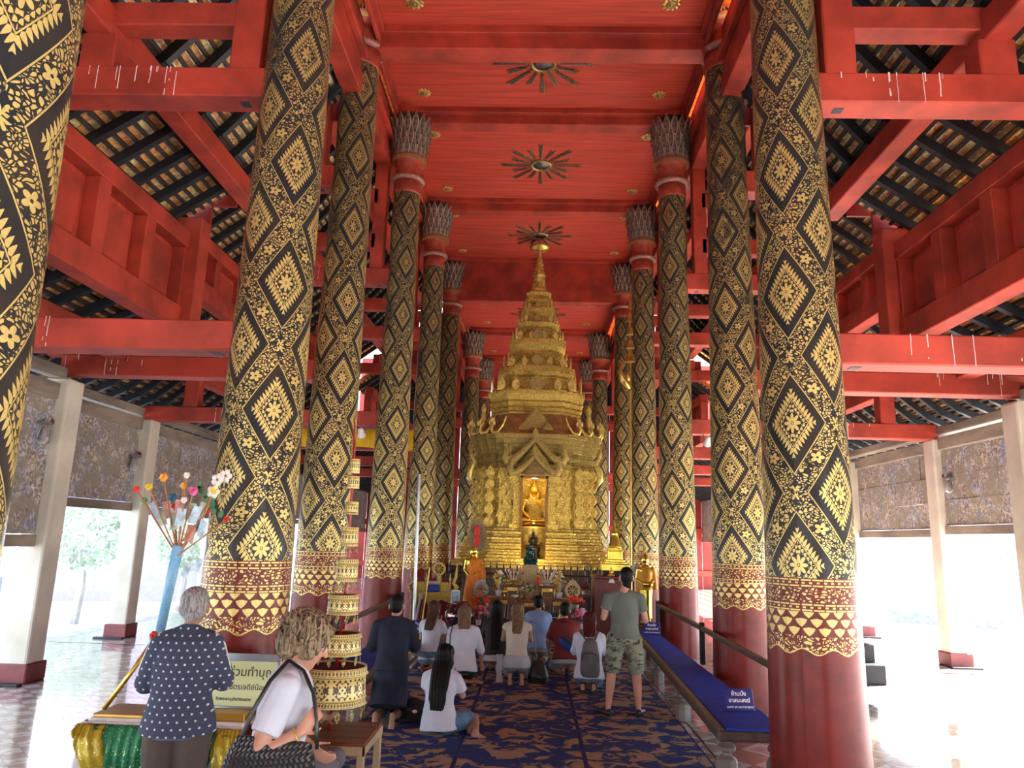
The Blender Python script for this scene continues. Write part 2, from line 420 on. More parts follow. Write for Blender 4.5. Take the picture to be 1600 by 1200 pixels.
def capital(col,X0,Y0,zt,single):
    zb=zt-1.06
    G().lathe([(.29,zb-.80),(.302,zb-.76),(.29,zb-.45)],32,(X0,Y0,0)).to('collar_neck',COLR,col,smooth=True)
    G().lathe([(.30,zb-.50),(.36,zb-.48),(.375,zb-.45),(.36,zb-.41),(.31,zb-.39)],32,(X0,Y0,0)).to('lower_ring',CRIM,col,autos=.9)
    G().lathe([(.29,zb-.42),(.285,zb-.15),(.33,zb-.02),(.37,zb+.02),(.375,zb+.07),(.33,zb+.09)],32,(X0,Y0,0)).to('collar_bell',COLR,col,autos=.9)
    G().lathe([(.36,zb-.03),(.388,zb-.01),(.388,zb+.03),(.36,zb+.05)],32,(X0,Y0,0)).to('upper_ring',CGOLD,col,autos=.9)
    G().lathe([(.29,zb+.05),(.30,zb+.4),(.36,zb+1.0),(.30,zt)],24,(X0,Y0,0)).to('capital_core',mat('capital_core',(.05,.04,.035),.6),col,smooth=True)
    st=G(); sm=[]
    for row,(z,r,s) in enumerate(((.04,.345,.95),(.28,.375,1.05),(.55,.415,1.15))):
        n=16
        for k in range(n):
            a=2*PI*(k+.5*(row%2))/n
            M=Matrix.Translation((X0+r*math.cos(a),Y0+r*math.sin(a),zb+z))@Matrix.Rotation(a+PI/2,4,'Z')@Matrix.Rotation(-.06,4,'X')@Matrix.Diagonal((s*1.12,s,s,1))
            if single:
                o=bpy.data.objects.new('petal',PMESH); COL.objects.link(o); o.parent=col
                o.matrix_parent_inverse=col.matrix_basis.inverted(); o.matrix_basis=M
            else:
                sm.append(M)
    if sm:
        g=G()
        for M in sm:
            g.M=M; g.add(pm.v,pm.f)
        g.M=None; o=g.to('petals',PEDGE,col,kind='stuff'); o.data.materials.append(PET); nf=len(pm.f)
        for p in o.data.polygons: p.material_index=1 if p.index%nf>=na else 0
ordn={'Z':'nearest','A':'second nearest','B':'third','C':'fourth','D':'fifth','E':'sixth','F':'seventh','G':'eighth'}
note={('A',-1):'black and gold lacquered column behind the woman in the polka dot cardigan',
('A',1):'thick black and gold lacquered column, foreground right, beside the end of the right bench',
('Z',-1):'cropped lacquered column at the far left edge of the frame',('Z',1):'cropped lacquered column just past the right edge of the frame',
('B',-1):'lacquered column behind the tiered gold umbrella',('B',1):'lacquered column beside the right bench, under the short grey knee-height rail end',
('C',-1):'lacquered column with petal capital behind the left handrail',('C',1):'lacquered column with petal capital behind the right handrail, right of the gold statue',
('D',-1):'slender lacquered column with petal capital, fifth in the left row',('D',1):'slender lacquered column with petal capital, fifth in the right row',
('E',-1):'lacquered column behind the gold throne, sixth in the left row',('E',1):'lacquered column right of the shrine, behind the tiered banner pole',
('F',-1):'short lacquered column behind the left edge of the gold shrine',('F',1):'short lacquered column behind the right edge of the gold shrine',
('G',-1):'rearmost lacquered column left of the shrine roof',('G',1):'rearmost lacquered column right of the shrine roof'}
note[('B',1)]='lacquered column rising behind the blue bench, second from the right edge'
LQ3=lacquer('lacquer_and_gold_leaf_short',ztop=8.25)
ZT={'Z':10.05,'A':10.05,'B':11.24,'C':11.24,'D':11.24,'E':11.24,'F':10.08,'G':10.08}
for k in 'ZABCDEFG':
    for s,sn in SIDES:
        X0=s*WX[k]; Y0=YS[k] if (k,s)!=('Z',1) else 2.45; c=thing('column',(X0,Y0,0),note[(k,s)],'column','lacquered columns of the nave')
        z1=ZT[k]-1.06
        if k in 'ZA': z1=9.9
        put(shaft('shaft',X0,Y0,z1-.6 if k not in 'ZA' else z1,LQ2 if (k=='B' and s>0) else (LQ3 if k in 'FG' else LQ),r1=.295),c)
        if k not in 'ZA': capital(c,X0,Y0,ZT[k],k in 'CD')
# ---- ceiling
ceil=struct('ceiling')
ZC={'front':10.0,'main':11.38,'rear':10.2}
def bay(sec,y0,y1,hw):
    z=ZC[sec]
    G().box(-hw,y0+.2,z,hw,y1-.2,z+.06).to('ceiling_panel',REDC,ceil)
    for s in(-1,1):   # stepped cornice down to the architrave
        cr=G()
        cr.box(s*hw,y0,z-.10,s*(hw-.14),y1,z+.05); cr.box(s*hw,y0,z-.22,s*(hw-.07),y1,z-.10)
        cr.to('cornice',RED,ceil,bevel=.01)
    for yy,sg in((y0,1),(y1,-1)):
        cr=G(); cr.box(-hw,yy+sg*.16,z-.12,hw,yy+sg*.30,z+.05); cr.to('cornice',RED,ceil,bevel=.01)
seg=[('front',-8.5,-.6,2.62),('front',-.6,2.82,2.62),('front',2.82,6.51,2.62),('front',6.51,10.54,2.62),('main',10.54,14.98,3.2),('main',14.98,19.41,3.2),('main',19.41,23.85,3.2),('rear',23.85,28.29,2.75),('rear',28.29,32.72,2.75)]
for a in seg: bay(*a)
def xb(y,z0,z1,hw,t=.34): G().box(-hw,y-t/2,z0,hw,y+t/2,z1).to('cross_beam',RED,ceil,bevel=.012)
xb(2.82,9.68,10.03,2.62);xb(6.51,9.68,10.03,2.62)
xb(10.54,9.68,11.42,3.2,.36)
xb(14.98,11.06,11.42,3.2); xb(19.41,11.06,11.42,3.2); xb(23.85,9.88,11.42,3.2,.36); xb(28.29,9.92,10.24,2.75); xb(32.72,9.92,10.24,2.75)
# nave wall boards and architraves between columns
for s,sn in SIDES:
    w=struct('wall_nave_'+sn,(s*3,12,9))
    for sec,y0,y1,xa,z0,z1 in (('front',-8.5,10.4,2.78,8.82,10.05),('main',10.7,23.7,3.30,10.07,11.42),('rear',24.0,40,2.95,8.9,10.3)):
        G().box(s*xa,y0,z0,s*(xa+.30),y1,z0+.34).to('architrave',RED,w,bevel=.012)
        G().box(s*(xa+.04),y0,z0+.34,s*(xa+.12),y1,z1).to('frieze_board',RED,w)
        f=G(); f.box(s*(xa-.06),y0,z0+.62,s*(xa+.04),y1,z0+.74); f.box(s*(xa-.03),y0,z0+.74,s*(xa+.04),y1,z0+.80); f.to('frieze_moulding',RED,w,bevel=.01)
# rosettes and sunbursts
GLD=mat('gilt',(.75,.50,.12),.32,.8,.35,9,.3,25); GLDD=mat('dull_gilt',(.42,.30,.12),.45,.6,.5,12,.3,30)
MIR=mat('mirror_mosaic',(.30,.33,.33),.15,.8,.8,50,.6,120,col2=(.04,.05,.05))
def rosette():
    r=thing('ceiling_rosette',(0,0,0),'','rosette')
    g=G()
    for k in range(10):
        a=2*PI*k/10; g.ball((.105*math.cos(a),.105*math.sin(a),-.012),(.052,.036,.016),8,5,Matrix.Rotation(a,3,'Z'))
    local(g,'petals',GLD,r,smooth=True)
    local(G().lathe([(.085,-.005),(.08,-.035),(.05,-.045),(.03,-.03),(.02,-.05),(.005,-.055)],14),'disc',GLDD,r,smooth=True)
    return r
ros=rosette(); first=True
RO=[]
for i,(sec,y0,y1,hw) in enumerate(seg[3:],2):
    cy=(y0+y1)/2; dx={'front':1.93,'main':2.5,'rear':1.9}[sec]; dy={'front':1.2,'main':1.38,'rear':1.18}[sec]
    for s in(-1,1):
        for q in(-1,1):
            RO.append((s,q,i,s*dx,cy+q*dy,ZC[sec]))
bayname={2:'first visible',3:'second',4:'third',5:'fourth',6:'fifth',7:'sixth'}
for s,q,i,x,y,z in RO:
    lab='gilt flower rosette, %s corner of the %s ceiling bay, %s side'%('near' if q<0 else 'far',bayname[i],'left' if s<0 else 'right')
    if first: r=ros; r.location=(x,y,z); first=False
    else: r=copy_thing(ros,(x,y,z))
    r['label']=lab; r['group']='gilt rosettes on the ceiling'
def sunburst():
    r=thing('ceiling_sunburst',(0,0,0),'','ceiling ornament')
    local(G().lathe([(.27,-.0),(.27,-.03),(.23,-.05),(.20,-.03),(.20,-.012)],28),'ring',GLDD,r,autos=.7)
    local(G().lathe([(.20,-.005),(.19,-.02),(.05,-.03),(.01,-.045)],24),'hub',MIR,r,smooth=True)
    N=16
    for k in range(N):
        a=2*PI*k/N; L=1.02 if k%2==0 else .78
        R=Matrix.Rotation(a,4,'Z')
        for nm,w,z,mt in(('ray',1.0,-.018,GLDD),('ray_mosaic',.62,-.030,MIR)):
            g=G(); r0=.30 if w==1 else .34; L1=L if w==1 else L-.05
            poly=[(r0,-.022*w),(L1,-.055*w),(L1-.09*w-.0,0),(L1,.055*w),(r0,.022*w)]
            g.M=R; g.prism(poly,(0,0,z),(1,0,0),(0,1,0),(0,0,.022))
            if w==1: ray=local(g,nm,mt,r)
            else: local(g,nm,mt,ray)
    return r
sb=sunburst(); sb.location=(0,12.76,11.37)
SBL={8.5:'mirror and gilt sunburst at the very top edge of the picture',13.1:'mirror and gilt sunburst half hidden by the first ceiling beam',17.2:'mirror and gilt sunburst with oval centre in the middle of the ceiling',21.63:'mirror and gilt sunburst just above the shrine spire',26.07:'mirror and gilt sunburst mostly hidden behind the shrine spire'}
for y,l in SBL.items():
    z=11.37 if 11<y<24 else (9.99 if y<11 else 10.19)
    r=sb if y==13.1 else copy_thing(sb,(.03,y,z)); r.location=(.03,y,z)
    r['label']=l; r['group']='sunbursts on the ceiling'
# ---- trusses
def truss(k,s,sn):
    Y=YS[k]; frt=k in 'ZA'; rear=k in 'FG'; w=WX[k]
    t=thing('roof_truss',(s*w,Y,4),'red timber side truss at the %s column of the %s row'%(ordn[k],sn),'truss','side trusses beside the columns')
    def b(nm,x0,z0,x1,z1,th=.30,mt=RED): return G().box(s*x0,Y-th/2,z0,s*x1,Y+th/2,z1).to(nm,mt,t,bevel=.014)
    if frt:
        lo=b('tie_beam',w+.22,3.68,6.85,3.96); hi=b('upper_tie_beam',w+.2,6.22,5.25,6.53); b('collar_beam',w+.6,7.02,4.55,7.28,.24)
        b('post',w+.34,6.53,w+.64,8.82,.26); b('short_post',4.2,6.53,4.55,6.92,.26); b('short_post',5.95,3.96,6.25,4.5,.24)
        hl=[(lo,3.96,.28,3.4,6.2),(hi,6.53,.31,3.0,4.9)]
    elif rear:
        lo=b('tie_beam',w+.2,4.26,7.0,4.56); hi=b('upper_tie_beam',w+.2,6.9,5.4,7.2); b('post',w+.45,7.2,w+.7,8.9,.26); hl=[]
    else:
        e=6.95 if k=='B' else 8.05
        lo=b('tie_beam',w+.2,4.27,e,4.57); hi=b('upper_tie_beam',w+.2,7.31,6.0,7.66); b('collar_beam',w+.6,8.12,5.2,8.46,.26)
        b('top_beam',w+.6,9.15,4.4,9.5,.26)
        b('post',w+.42,7.66,w+.70,10.07,.26); b('short_post',4.85,7.66,5.2,8.0,.26); b('short_post',6.95,4.57,7.25,5.15,.26)
        hl=[(lo,4.57,.30,3.6,6.6),(hi,7.66,.35,3.6,5.5)] if k in 'BC' else []
    if k in 'ABC':
        x0=s*(w+.48)
        for zb_ in ((3.68,6.22) if frt else (4.27,7.31)): G().box(x0-.045,Y-.04,zb_-.004,x0+.045,Y+.05,zb_+.05).to('mortise',DARK,t)
    for beam,zt,h,xa,xb_ in hl:
        rr=random.Random(int(Y*10)+s); g=G()
        cl=[rr.uniform(xa,xb_) for _ in range(3)]
        for q in range(rr.randint(8,13)):
            x=s*(rr.choice(cl)+rr.gauss(0,.16)); L=h*rr.choice([1,.8,.5,.3,.2]); w_=rr.uniform(.0012,.0045); zz=zt+.002
            while zz>zt-L:
                l=rr.uniform(.03,.12); x+=rr.uniform(-.003,.003)
                if rr.random()<.8: g.box(x-w_,Y-.1545,max(zz-l,zt-L),x+w_,Y-.1475,zz)
                zz-=l
        g.to('white_streaks',STREAK,t,kind='stuff')
for k in 'ZABCDEFG':
    for s,sn in SIDES: truss(k,s,sn)
# ---- clerestory bands with sunk panels
def band(s,sn,nm,xp,z0,z1,ya,yb,n):
    st=struct(nm,(s*xp,(ya+yb)/2,z0))
    G().box(s*(xp-.02),ya,z0,s*(xp+.26),yb,z0+.34).to('bottom_rail',RED,st,bevel=.012)
    G().box(s*(xp-.02),ya,z1-.26,s*(xp+.26),yb,z1).to('top_rail',RED,st,bevel=.012)
    L=(yb-ya)/n
    for i in range(n+1):
        y=ya+L*i; G().box(s*(xp),y-.12,z0+.34,s*(xp+.24),y+.12,z1-.26).to('stile',RED,st,bevel=.01)
    for i in range(n):
        y0=ya+L*i+.13; y1=ya+L*(i+1)-.13
        p=G().box(s*(xp+.20),y0-.01,z0+.34,s*(xp+.24),y1+.01,z1-.26).to('sunk_panel',REDC,st)
        f=G(); d=.13
        f.box(s*(xp+.13),y0+d,z0+.34+d*.8,s*(xp+.20),y1-d,z1-.26-d*.8)
        f.to('raised_field',RED,p,bevel=.015)
for s,sn in SIDES:
    band(s,sn,'wall_front_clerestory_'+sn,5.25,4.98,6.50,-.6,10.40,10); G().box(s*5.3,-8.5,4.98,s*5.4,-.6,6.5).to('plain_panel',RED,bpy.data.objects['wall_front_clerestory_'+sn])
    G().box(s*5.08,10.36,4.6,s*5.45,10.68,6.75).to('corner_post',RED,bpy.data.objects['wall_front_clerestory_'+sn],bevel=.014)
    band(s,sn,'wall_main_clerestory_'+sn,6.1,6.22,7.40,10.7,23.7,10)
    band(s,sn,'wall_rear_clerestory_'+sn,5.4,5.3,6.9,24.0,40,10)
    # boarded gable steps between the lower and the higher roof
    for y,xi,xo,z0,z1,nm in((10.62,3.2,6.2,6.9,10.2,'front'),(23.9,3.2,6.2,6.9,10.2,'rear')):
        g=struct('wall_step_%s_%s'%(nm,sn),(s*4.7,y,7)); n=8
        for i in range(n):
            xa=xi+(xo-xi)*i/n; xb2=xi+(xo-xi)*(i+1)/n; tp=10.3-(xb2-3.2)*1.02
            bt=8.75-(xa-2.9)*1.0+.1 if nm=='front' else 7.7
            G().box(s*(xa+.01),y,max(bt,6.7),s*(xb2-.01),y+.05,tp).to('board',REDD,g)
# ---- purlins
for s,sn in SIDES:
    def pl(x,z,ya,yb,lab,w=.26,h=.30):
        tag(G().box(s*x-w/2,ya,z,s*x+w/2,yb,z+h).to('purlin',PLK if 'plate' in lab else RED,None,bevel=.014),lab+', '+sn+' side','beam','longitudinal roof purlins')
    pl(4.38,6.90,-.6,10.5,'long red purlin under the front upper roof'); pl(6.1,4.5,-.6,10.5,'long red purlin under the front lower roof')
    pl(5.02,8.0,10.7,23.7,'long red purlin under the main upper roof'); pl(7.1,5.13,10.7,23.7,'long red purlin under the main lower roof')
    pl(3.9,9.5,10.7,23.7,'high red purlin close to the petal capitals'); pl(4.3,7.6,24.0,36.8,'long red purlin under the rear roof')
    pl(6.93,4.20,-.6,10.4,'wall plate over the near mural boards',.22,.16); pl(8.12,4.36,10.7,36.8,'wall plate over the far mural boards',.22,.16)
# ---- roofs
def roof(nm,s,prof,ya,yb,pick=None,rafter=.53,pitch=.145,tw=.265,detail=True):
    st=struct(nm,(s*prof[0][0],ya,prof[0][1]))
    pts=[Vector((s*x,0,z)) for x,z in prof]
    nr=int((yb-ya)/rafter)
    for i in range(nr+1):
        y=ya+rafter*i+.1
        for a,b in zip(pts[:-1],pts[1:]):
            if y<-.2: continue
            G().bar(a+Vector((0,y,0)),b+Vector((0,y,0)),.085,.12).to('rafter',DARK,st)
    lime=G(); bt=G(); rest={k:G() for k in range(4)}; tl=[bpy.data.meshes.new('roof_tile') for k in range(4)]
    sample=[]
    rr=random.Random(len(nm)+s)
    for a,b in zip(pts[:-1],pts[1:]):
        d=(b-a); L=d.length; d.normalize(); nrm=Vector((-d.z*1,0,d.x))
        if nrm.z<0: nrm=-nrm
        k=0; q=.04
        while q<L:
            c=a+d*q+nrm*.085
            bt.bar(c+Vector((0,ya,0)),c+Vector((0,yb,0)),.052,.05,up=nrm)
            cy=max(ya,-.6)
            while cy<yb:
                m=rr.choices(range(4),(5,3,3,2))[0]
                tc_=c+d*(pitch*.5)+nrm*.035+Vector((0,cy+tw/2,0))
                ang=math.atan2(d.z,d.x)
                M=Matrix.Translation(tc_)@Matrix.Rotation(-ang+(rr.uniform(-.05,.05)-.10*s),4,'Y')@Matrix.Rotation(rr.uniform(-.02,.02),4,'Z')
                if pick and pick(s*tc_.x,tc_.y) : sample.append((m,M))
                else:
                    g=rest[m]; g.M=M; g.box(-.088,-tw/2+.006,-.008,.088,tw/2-.006,.008)
                cy+=tw
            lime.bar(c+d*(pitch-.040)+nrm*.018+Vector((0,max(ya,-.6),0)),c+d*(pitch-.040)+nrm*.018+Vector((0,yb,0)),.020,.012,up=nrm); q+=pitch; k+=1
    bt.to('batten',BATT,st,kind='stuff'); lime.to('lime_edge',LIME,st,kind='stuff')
    if len(sample)>298:
        rr.shuffle(sample)
        for m,M in sample[298:]: g=rest[m]; g.M=M; g.box(-.088,-tw/2+.006,-.008,.088,tw/2-.006,.008)
        sample=sample[:298]
    base=[]
    for m in range(4):
        g=G().box(-.088,-tw/2+.006,-.008,.088,tw/2-.006,.008).mesh('roof_tile'); g.materials.append(TILES[m]); base.append(g)
    for m,M in sample:
        o=bpy.data.objects.new('roof_tile',base[m]); COL.objects.link(o); o.parent=st; o.matrix_parent_inverse=st.matrix_basis.inverted(); o.matrix_basis=M
    for m in range(4):
        if rest[m].v: rest[m].M=None; rest[m].to('tiling',TILES[m],st,kind='stuff')
    # one continuous outer skin keeps the sun out between the tiles
    o=G()
    up=[p+Vector((0,0,.26)) for p in pts]
    for a,b in zip(up[:-1],up[1:]):
        o.add([a+Vector((0,ya,0)),a+Vector((0,yb,0)),b+Vector((0,yb,0)),b+Vector((0,ya,0)),
               a+Vector((0,ya,.04)),a+Vector((0,yb,.04)),b+Vector((0,yb,.04)),b+Vector((0,ya,.04))],
              [(0,1,2,3),(7,6,5,4),(0,4,5,1),(1,5,6,2),(2,6,7,3),(3,7,4,0)])
    o.to('outer_tiling',TILES[1],st,kind='stuff')
for s,sn in SIDES:  # front roofs run on unseen behind the camera to hold back sky light
    roof('roof_front_upper_'+sn,s,[(5.75,6.46),(4.35,7.40),(2.93,9.05)],-8.5,10.5,lambda x,y:3.3<x<5.4 and 5.8<y<10.5)
    roof('roof_front_lower_'+sn,s,[(8.6,3.82),(6.95,4.62),(5.52,5.33)],-8.5,10.6,lambda x,y:x<6.8 and 6.2<y<10.6)
    roof('roof_main_upper_'+sn,s,[(6.7,7.28),(5.0,8.55),(3.45,10.35)],10.6,23.9)
    roof('roof_main_lower_'+sn,s,[(9.9,3.95),(8.1,4.80),(6.36,6.22)],10.4,23.9,lambda x,y:x<8 and y<14)
    roof('roof_rear_upper_'+sn,s,[(5.9,6.8),(4.3,8.0),(3.1,9.3)],23.9,40)
    roof('roof_rear_lower_'+sn,s,[(8.8,3.9),(7.0,4.8),(5.65,5.6)],23.9,40)
# ---- side walls: hanging boards with worn murals between white pillars
def mural(name,tint):
    m,t,b=newmat(name); v,x,y,z=coords(t)
    n=tnoise(t,v,2.4,6,.7,1.2); c=tvor(t,v,2.6,'F1',1,'Color'); n2=tnoise(t,v,8,5,.72,2.2); n3=tnoise(t,v,3.1,5,.7,.6)
    wood=mix3(t,n2,(.20,.185,.14),(.40,.375,.30))
    pc=mix3(t,smooth(t,n3,.40,.62),tint,(.20,.12,.09)); pc=mix3(t,smooth(t,tnoise(t,v,4.3,4,.7,1),.5,.62),pc,(.42,.30,.16))
    setc(t,b,mix3(t,smooth(t,n,.42,.56)*.85,wood,mix3(t,smooth(t,n2,.46,.58),pc,(.66,.66,.60))))
    b.inputs['Roughness'].default_value=.85; bump(t,b,n2,.5,.015); return m
MUR=mural('faded_mural_left',(.20,.23,.46)); MUR2=mural('faded_mural_right',(.16,.21,.44))
LAMPM=mat('lamp_metal',(.35,.34,.32),.4,.6,.2); 
BULB,_t,_b=newmat('bulb_glass'); _b.inputs['Base Color'].default_value=(.75,.78,.80,1); _b.inputs['Roughness'].default_value=.12; _b.inputs['Transmission Weight'].default_value=.75
pn=0
def wall_side(s,sn):
    w=struct('wall_'+sn,(s*7.5,10,2)); rr=random.Random(5+s)
    spans=[(6.93,-.3,2.7,1.80,4.12),(6.93,2.95,6.4,1.80,4.12),(6.93,6.65,10.35,1.80,4.12),(8.05,10.75,14.82,2.42,4.30),(8.3,15.15,19.25,2.38,4.34),(8.3,19.6,23.7,2.38,4.34),(8.3,24,28.2,2.38,4.34),(8.3,28.5,40,2.2,4.34)]
    for x,y0,y1,z0,z1 in spans:
        G().box(s*(x-.06),y0,z1-.24,s*(x+.05),y1,z1).to('head_board',PLK,w,bevel=.01)
        G().box(s*(x-.06),y0,z0,s*(x+.05),y1,z0+.16).to('sill_board',PLK,w,bevel=.01)
        n=4; zz=z0+.17; H=(z1-.25-zz)/3
        for r in range(3):
            cuts=[y0]+sorted(y0+(y1-y0)*(i+rr.uniform(-.25,.25))/n for i in range(1,n))+[y1]
            for a,c in zip(cuts[:-1],cuts[1:]):
                d=rr.uniform(-.012,.012)
                G().box(s*(x-.02+d),a+.003,zz+H*r+.003,s*(x+.03+d),c-.003,zz+H*(r+1)-.003).to('plank',MUR if s<0 else MUR2,w)
wall_side(-1,'left'); wall_side(1,'right')
def pillar(x,y,s,top,lab,lamp):
    p=thing('pillar',(x,y,0),lab,'pillar','white pillars along the open sides')
    G().box(x-.19,y-.19,.22,x+.19,y+.19,top).to('shaft',WHITE,p,bevel=.035,seg=2)
    G().box(x-.22,y-.22,0,x+.22,y+.22,.25).to('base',MAROON,p,bevel=.015)
    G().box(x-.30,y-.42,0.0,x+.26,y-.30,.03).to('base_strip',DARK,p,bevel=.006)
    if lamp:
        yl=y-.19; z=3.55
        l=thing('wall_lamp',(x,yl,z),'glass bulb lamp on a bracket, '+lamp,'lamp','bulb lamps on the white pillars')
        G().lathe([(.055,0),(.055,.03),(.04,.035)],14).to('x',None)
        bpy.data.objects.remove(bpy.data.objects['x'])
        g=G(); g.M=Matrix.Translation((x,yl,z))@Matrix.Rotation(PI/2,4,'X'); g.lathe([(.06,0),(.06,.03),(.03,.04)],14); g.to('wall_plate',MAROON,l)
        G().path([(x,yl-.03,z),(x-s*.03,yl-.14,z+.02),(x-s*.06,yl-.22,z)],.014,8).to('bracket_arm',LAMPM,l,smooth=True)
        G().lathe([(.02,.0),(.11,-.03),(.115,-.05),(.05,-.055)],18,(x-s*.06,yl-.22,z-.02)).to('shade',LAMPM,l,autos=.6)
        G().lathe([(.05,0),(.06,-.08),(.085,-.16),(.085,-.22),(.05,-.27),(.004,-.285)],18,(x-s*.06,yl-.22,z-.07)).to('bulb',BULB,l,smooth=True)
pillar(-6.93,10.54,-1,4.20,'white square pillar nearest on the left, with a bulb lamp','on the nearest left pillar')
pillar(-8.0,14.98,-1,4.28,'second white square pillar on the left, behind the money tree','on the second left pillar')
pillar(8.08,14.98,1,4.28,'white square pillar on the right with a chipped edge, beside the sunlit floor','on the right pillar beside the sunlit floor')
pillar(8.25,19.41,1,4.28,'second white pillar on the right, seen past the thick column',None)
pillar(-8.3,19.41,-1,4.28,'third white pillar on the left, hidden behind the big column',None)
pillar(-8.3,23.85,-1,4.28,'fourth white pillar on the left between the column rows',None)
pillar(8.3,23.85,1,4.28,'third white pillar on the right between the column rows',None)
pillar(6.93,10.54,1,4.20,'white pillar just past the right edge of the frame','at the right edge of the frame')
pillar(-6.93,6.51,-1,4.1,'white pillar beyond the left edge of the frame',None)

# nave roof above the ceilings, and the closed far end
for nm,y0,y1,x,z in (('front',-8.5,10.5,3.0,10.25),('main',10.5,23.9,3.5,11.6),('rear',23.9,40,3.1,10.5)):
    st=struct('roof_nave_'+nm,(0,y0,z))
    for s_ in(-1,1):
        G().bar((s_*x,(y0+y1)/2,z),(0,(y0+y1)/2,z+3.4),y1-y0,.12).to('slope',TILES[1],st)
    for yy in(y0+.1,y1-.1): G().prism([(-x,0),(x,0),(0,3.4)],(0,yy,z),(1,0,0),(0,0,1),(0,.05,0)).to('gable',REDD,st)
bw=struct('wall_back',(0,37,0))
n=24
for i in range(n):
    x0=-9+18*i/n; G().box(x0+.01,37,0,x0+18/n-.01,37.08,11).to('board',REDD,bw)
for z in(.6,2.6,5.2,7.8): G().box(-9,36.9,z,9,37.0,z+.25).to('rail',RED,bw,bevel=.01)

wf=struct('wall_front',(0,-8.5,5))  # unseen boards added behind the camera to cut light from the front
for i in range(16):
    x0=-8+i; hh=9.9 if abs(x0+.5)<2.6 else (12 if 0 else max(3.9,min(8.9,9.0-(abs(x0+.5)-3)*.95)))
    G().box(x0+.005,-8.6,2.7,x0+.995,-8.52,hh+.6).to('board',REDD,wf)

for s,sn in SIDES:
    t=thing('spotlight',(s*3.42,14.8,4.2),'small white spotlight clamped under the beam by the fourth column, %s side'%sn,'lamp')
    G().path([(s*3.42,14.9,4.27),(s*3.42,14.8,4.16),(s*3.46,14.72,4.12)],.012,8).to('bracket',LAMPM,t)
    g=G(); g.M=Matrix.Translation((s*3.46,14.70,4.10))@Matrix.Rotation(.9,4,'X'); g.lathe([(.03,.12),(.05,.08),(.055,0),(.085,-.08),(.07,-.08),(.03,-.02)],16); g.to('lamp_head',mat('white_enamel',(.8,.8,.8),.3,0,.05),t,autos=.6)

for s_,sn in SIDES:
    for nm,y,lo,hi in (('front',10.64,((5.3,5.45),(6.95,4.62),(8.6,3.82)),((6.1,6.45),(8.1,4.80),(9.9,3.95))),('rear',23.92,((5.4,5.7),(7.0,4.8),(8.8,3.9)),((6.1,6.45),(8.1,4.80),(9.9,3.95)))):
        st=struct('wall_eave_step_%s_%s'%(nm,sn),(s_*7,y,5))
        def at_(L,x):
            for (a,b),(c,d) in zip(L[:-1],L[1:]):
                if x<=c or (c,d)==L[-1]: return b+(d-b)*(x-a)/(c-a)
        for i in range(9):
            x=5.9+i*.4; z0=max(3.7,at_(lo,x)+.05); z1=at_(hi,x+.2)+.25
            if z1>z0+.05: G().box(s_*(x+.005),y,z0,s_*(x+.395),y+.04,z1).to('board',REDD,st)
# ---------------------------------------------------------------- helpers for shaped bodies
def loft(g,st,right=(1,0,0),n=20,caps=True,pw=1.0):
    # st: [(centre, rx, ry)], rings stand across the run of the centres
    C_=[Vector(c) for c,_,_ in st]; R0=Vector(right).normalized(); vs=[];fs=[]; L=len(st)
    for i,(c,rx,ry) in enumerate(st):
        t=(C_[min(i+1,L-1)]-C_[max(i-1,0)]).normalized(); u=(R0-t*R0.dot(t)).normalized(); w=t.cross(u)
        for k in range(n):
            a=2*PI*k/n; ca,sa=math.cos(a),math.sin(a)
            if pw!=1: ca=math.copysign(abs(ca)**pw,ca); sa=math.copysign(abs(sa)**pw,sa)
            vs.append(C_[i]+u*ca*rx+w*sa*ry)
    for i in range(L-1):
        for k in range(n):
            k2=(k+1)%n; fs.append((i*n+k,i*n+k2,(i+1)*n+k2,(i+1)*n+k))
    if caps: fs.append(tuple(range(n-1,-1,-1))); fs.append(tuple((L-1)*n+k for k in range(n)))
    return g.add(vs,fs)
def limb(g,pts,rad,o0=False,o1=False,n=12):
    g.path(pts,rad,n)
    P=[Vector(p) for p in pts]
    for i,p in enumerate(P):
        if (i==0 and o0) or (i==len(P)-1 and o1): continue
        g.ball(p,rad[i],n,8)
    return g
def blob(g,name,mt,parent,voxel=.010,smooth_=3,M=None,disp=None):
    m=g.mesh('tmp'); o=bpy.data.objects.new('tmp',m); COL.objects.link(o)
    r=o.modifiers.new('r','REMESH'); r.mode='VOXEL'; r.voxel_size=voxel; r.use_smooth_shade=True
    if smooth_:
        s=o.modifiers.new('s','SMOOTH'); s.factor=.5; s.iterations=smooth_
    dg=bpy.context.evaluated_depsgraph_get(); dg.update()
    me=bpy.data.meshes.new_from_object(o.evaluated_get(dg)); bpy.data.objects.remove(o); bpy.data.meshes.remove(m)
    if disp:
        import numpy as np
        for v,nv in zip(me.vertices,[tuple(x.normal) for x in me.vertices]):
            d=disp(v.co); v.co+=Vector(nv)*d
    me.name=name; me.materials.clear(); me.materials.append(mt)
    for p in me.polygons: p.use_smooth=True
    q=bpy.data.objects.new(name,me); COL.objects.link(q); q.parent=parent
    return q
def text(body,size,mt,parent,M,name='lettering',align='CENTER',ext=.0006,bold=0):
    c=bpy.data.curves.new(name,'FONT'); c.body=body; c.size=size; c.extrude=ext; c.align_x=align; c.align_y='CENTER'; c.offset=bold
    o=bpy.data.objects.new(name,c); COL.objects.link(o)
    dg=bpy.context.evaluated_depsgraph_get(); dg.update()
    me=bpy.data.meshes.new_from_object(o.evaluated_get(dg)); bpy.data.objects.remove(o); me.materials.clear(); me.materials.append(mt)
    q=bpy.data.objects.new(name,me); COL.objects.link(q); q.parent=parent; q.matrix_basis=M
    return q
TR=Matrix.Translation
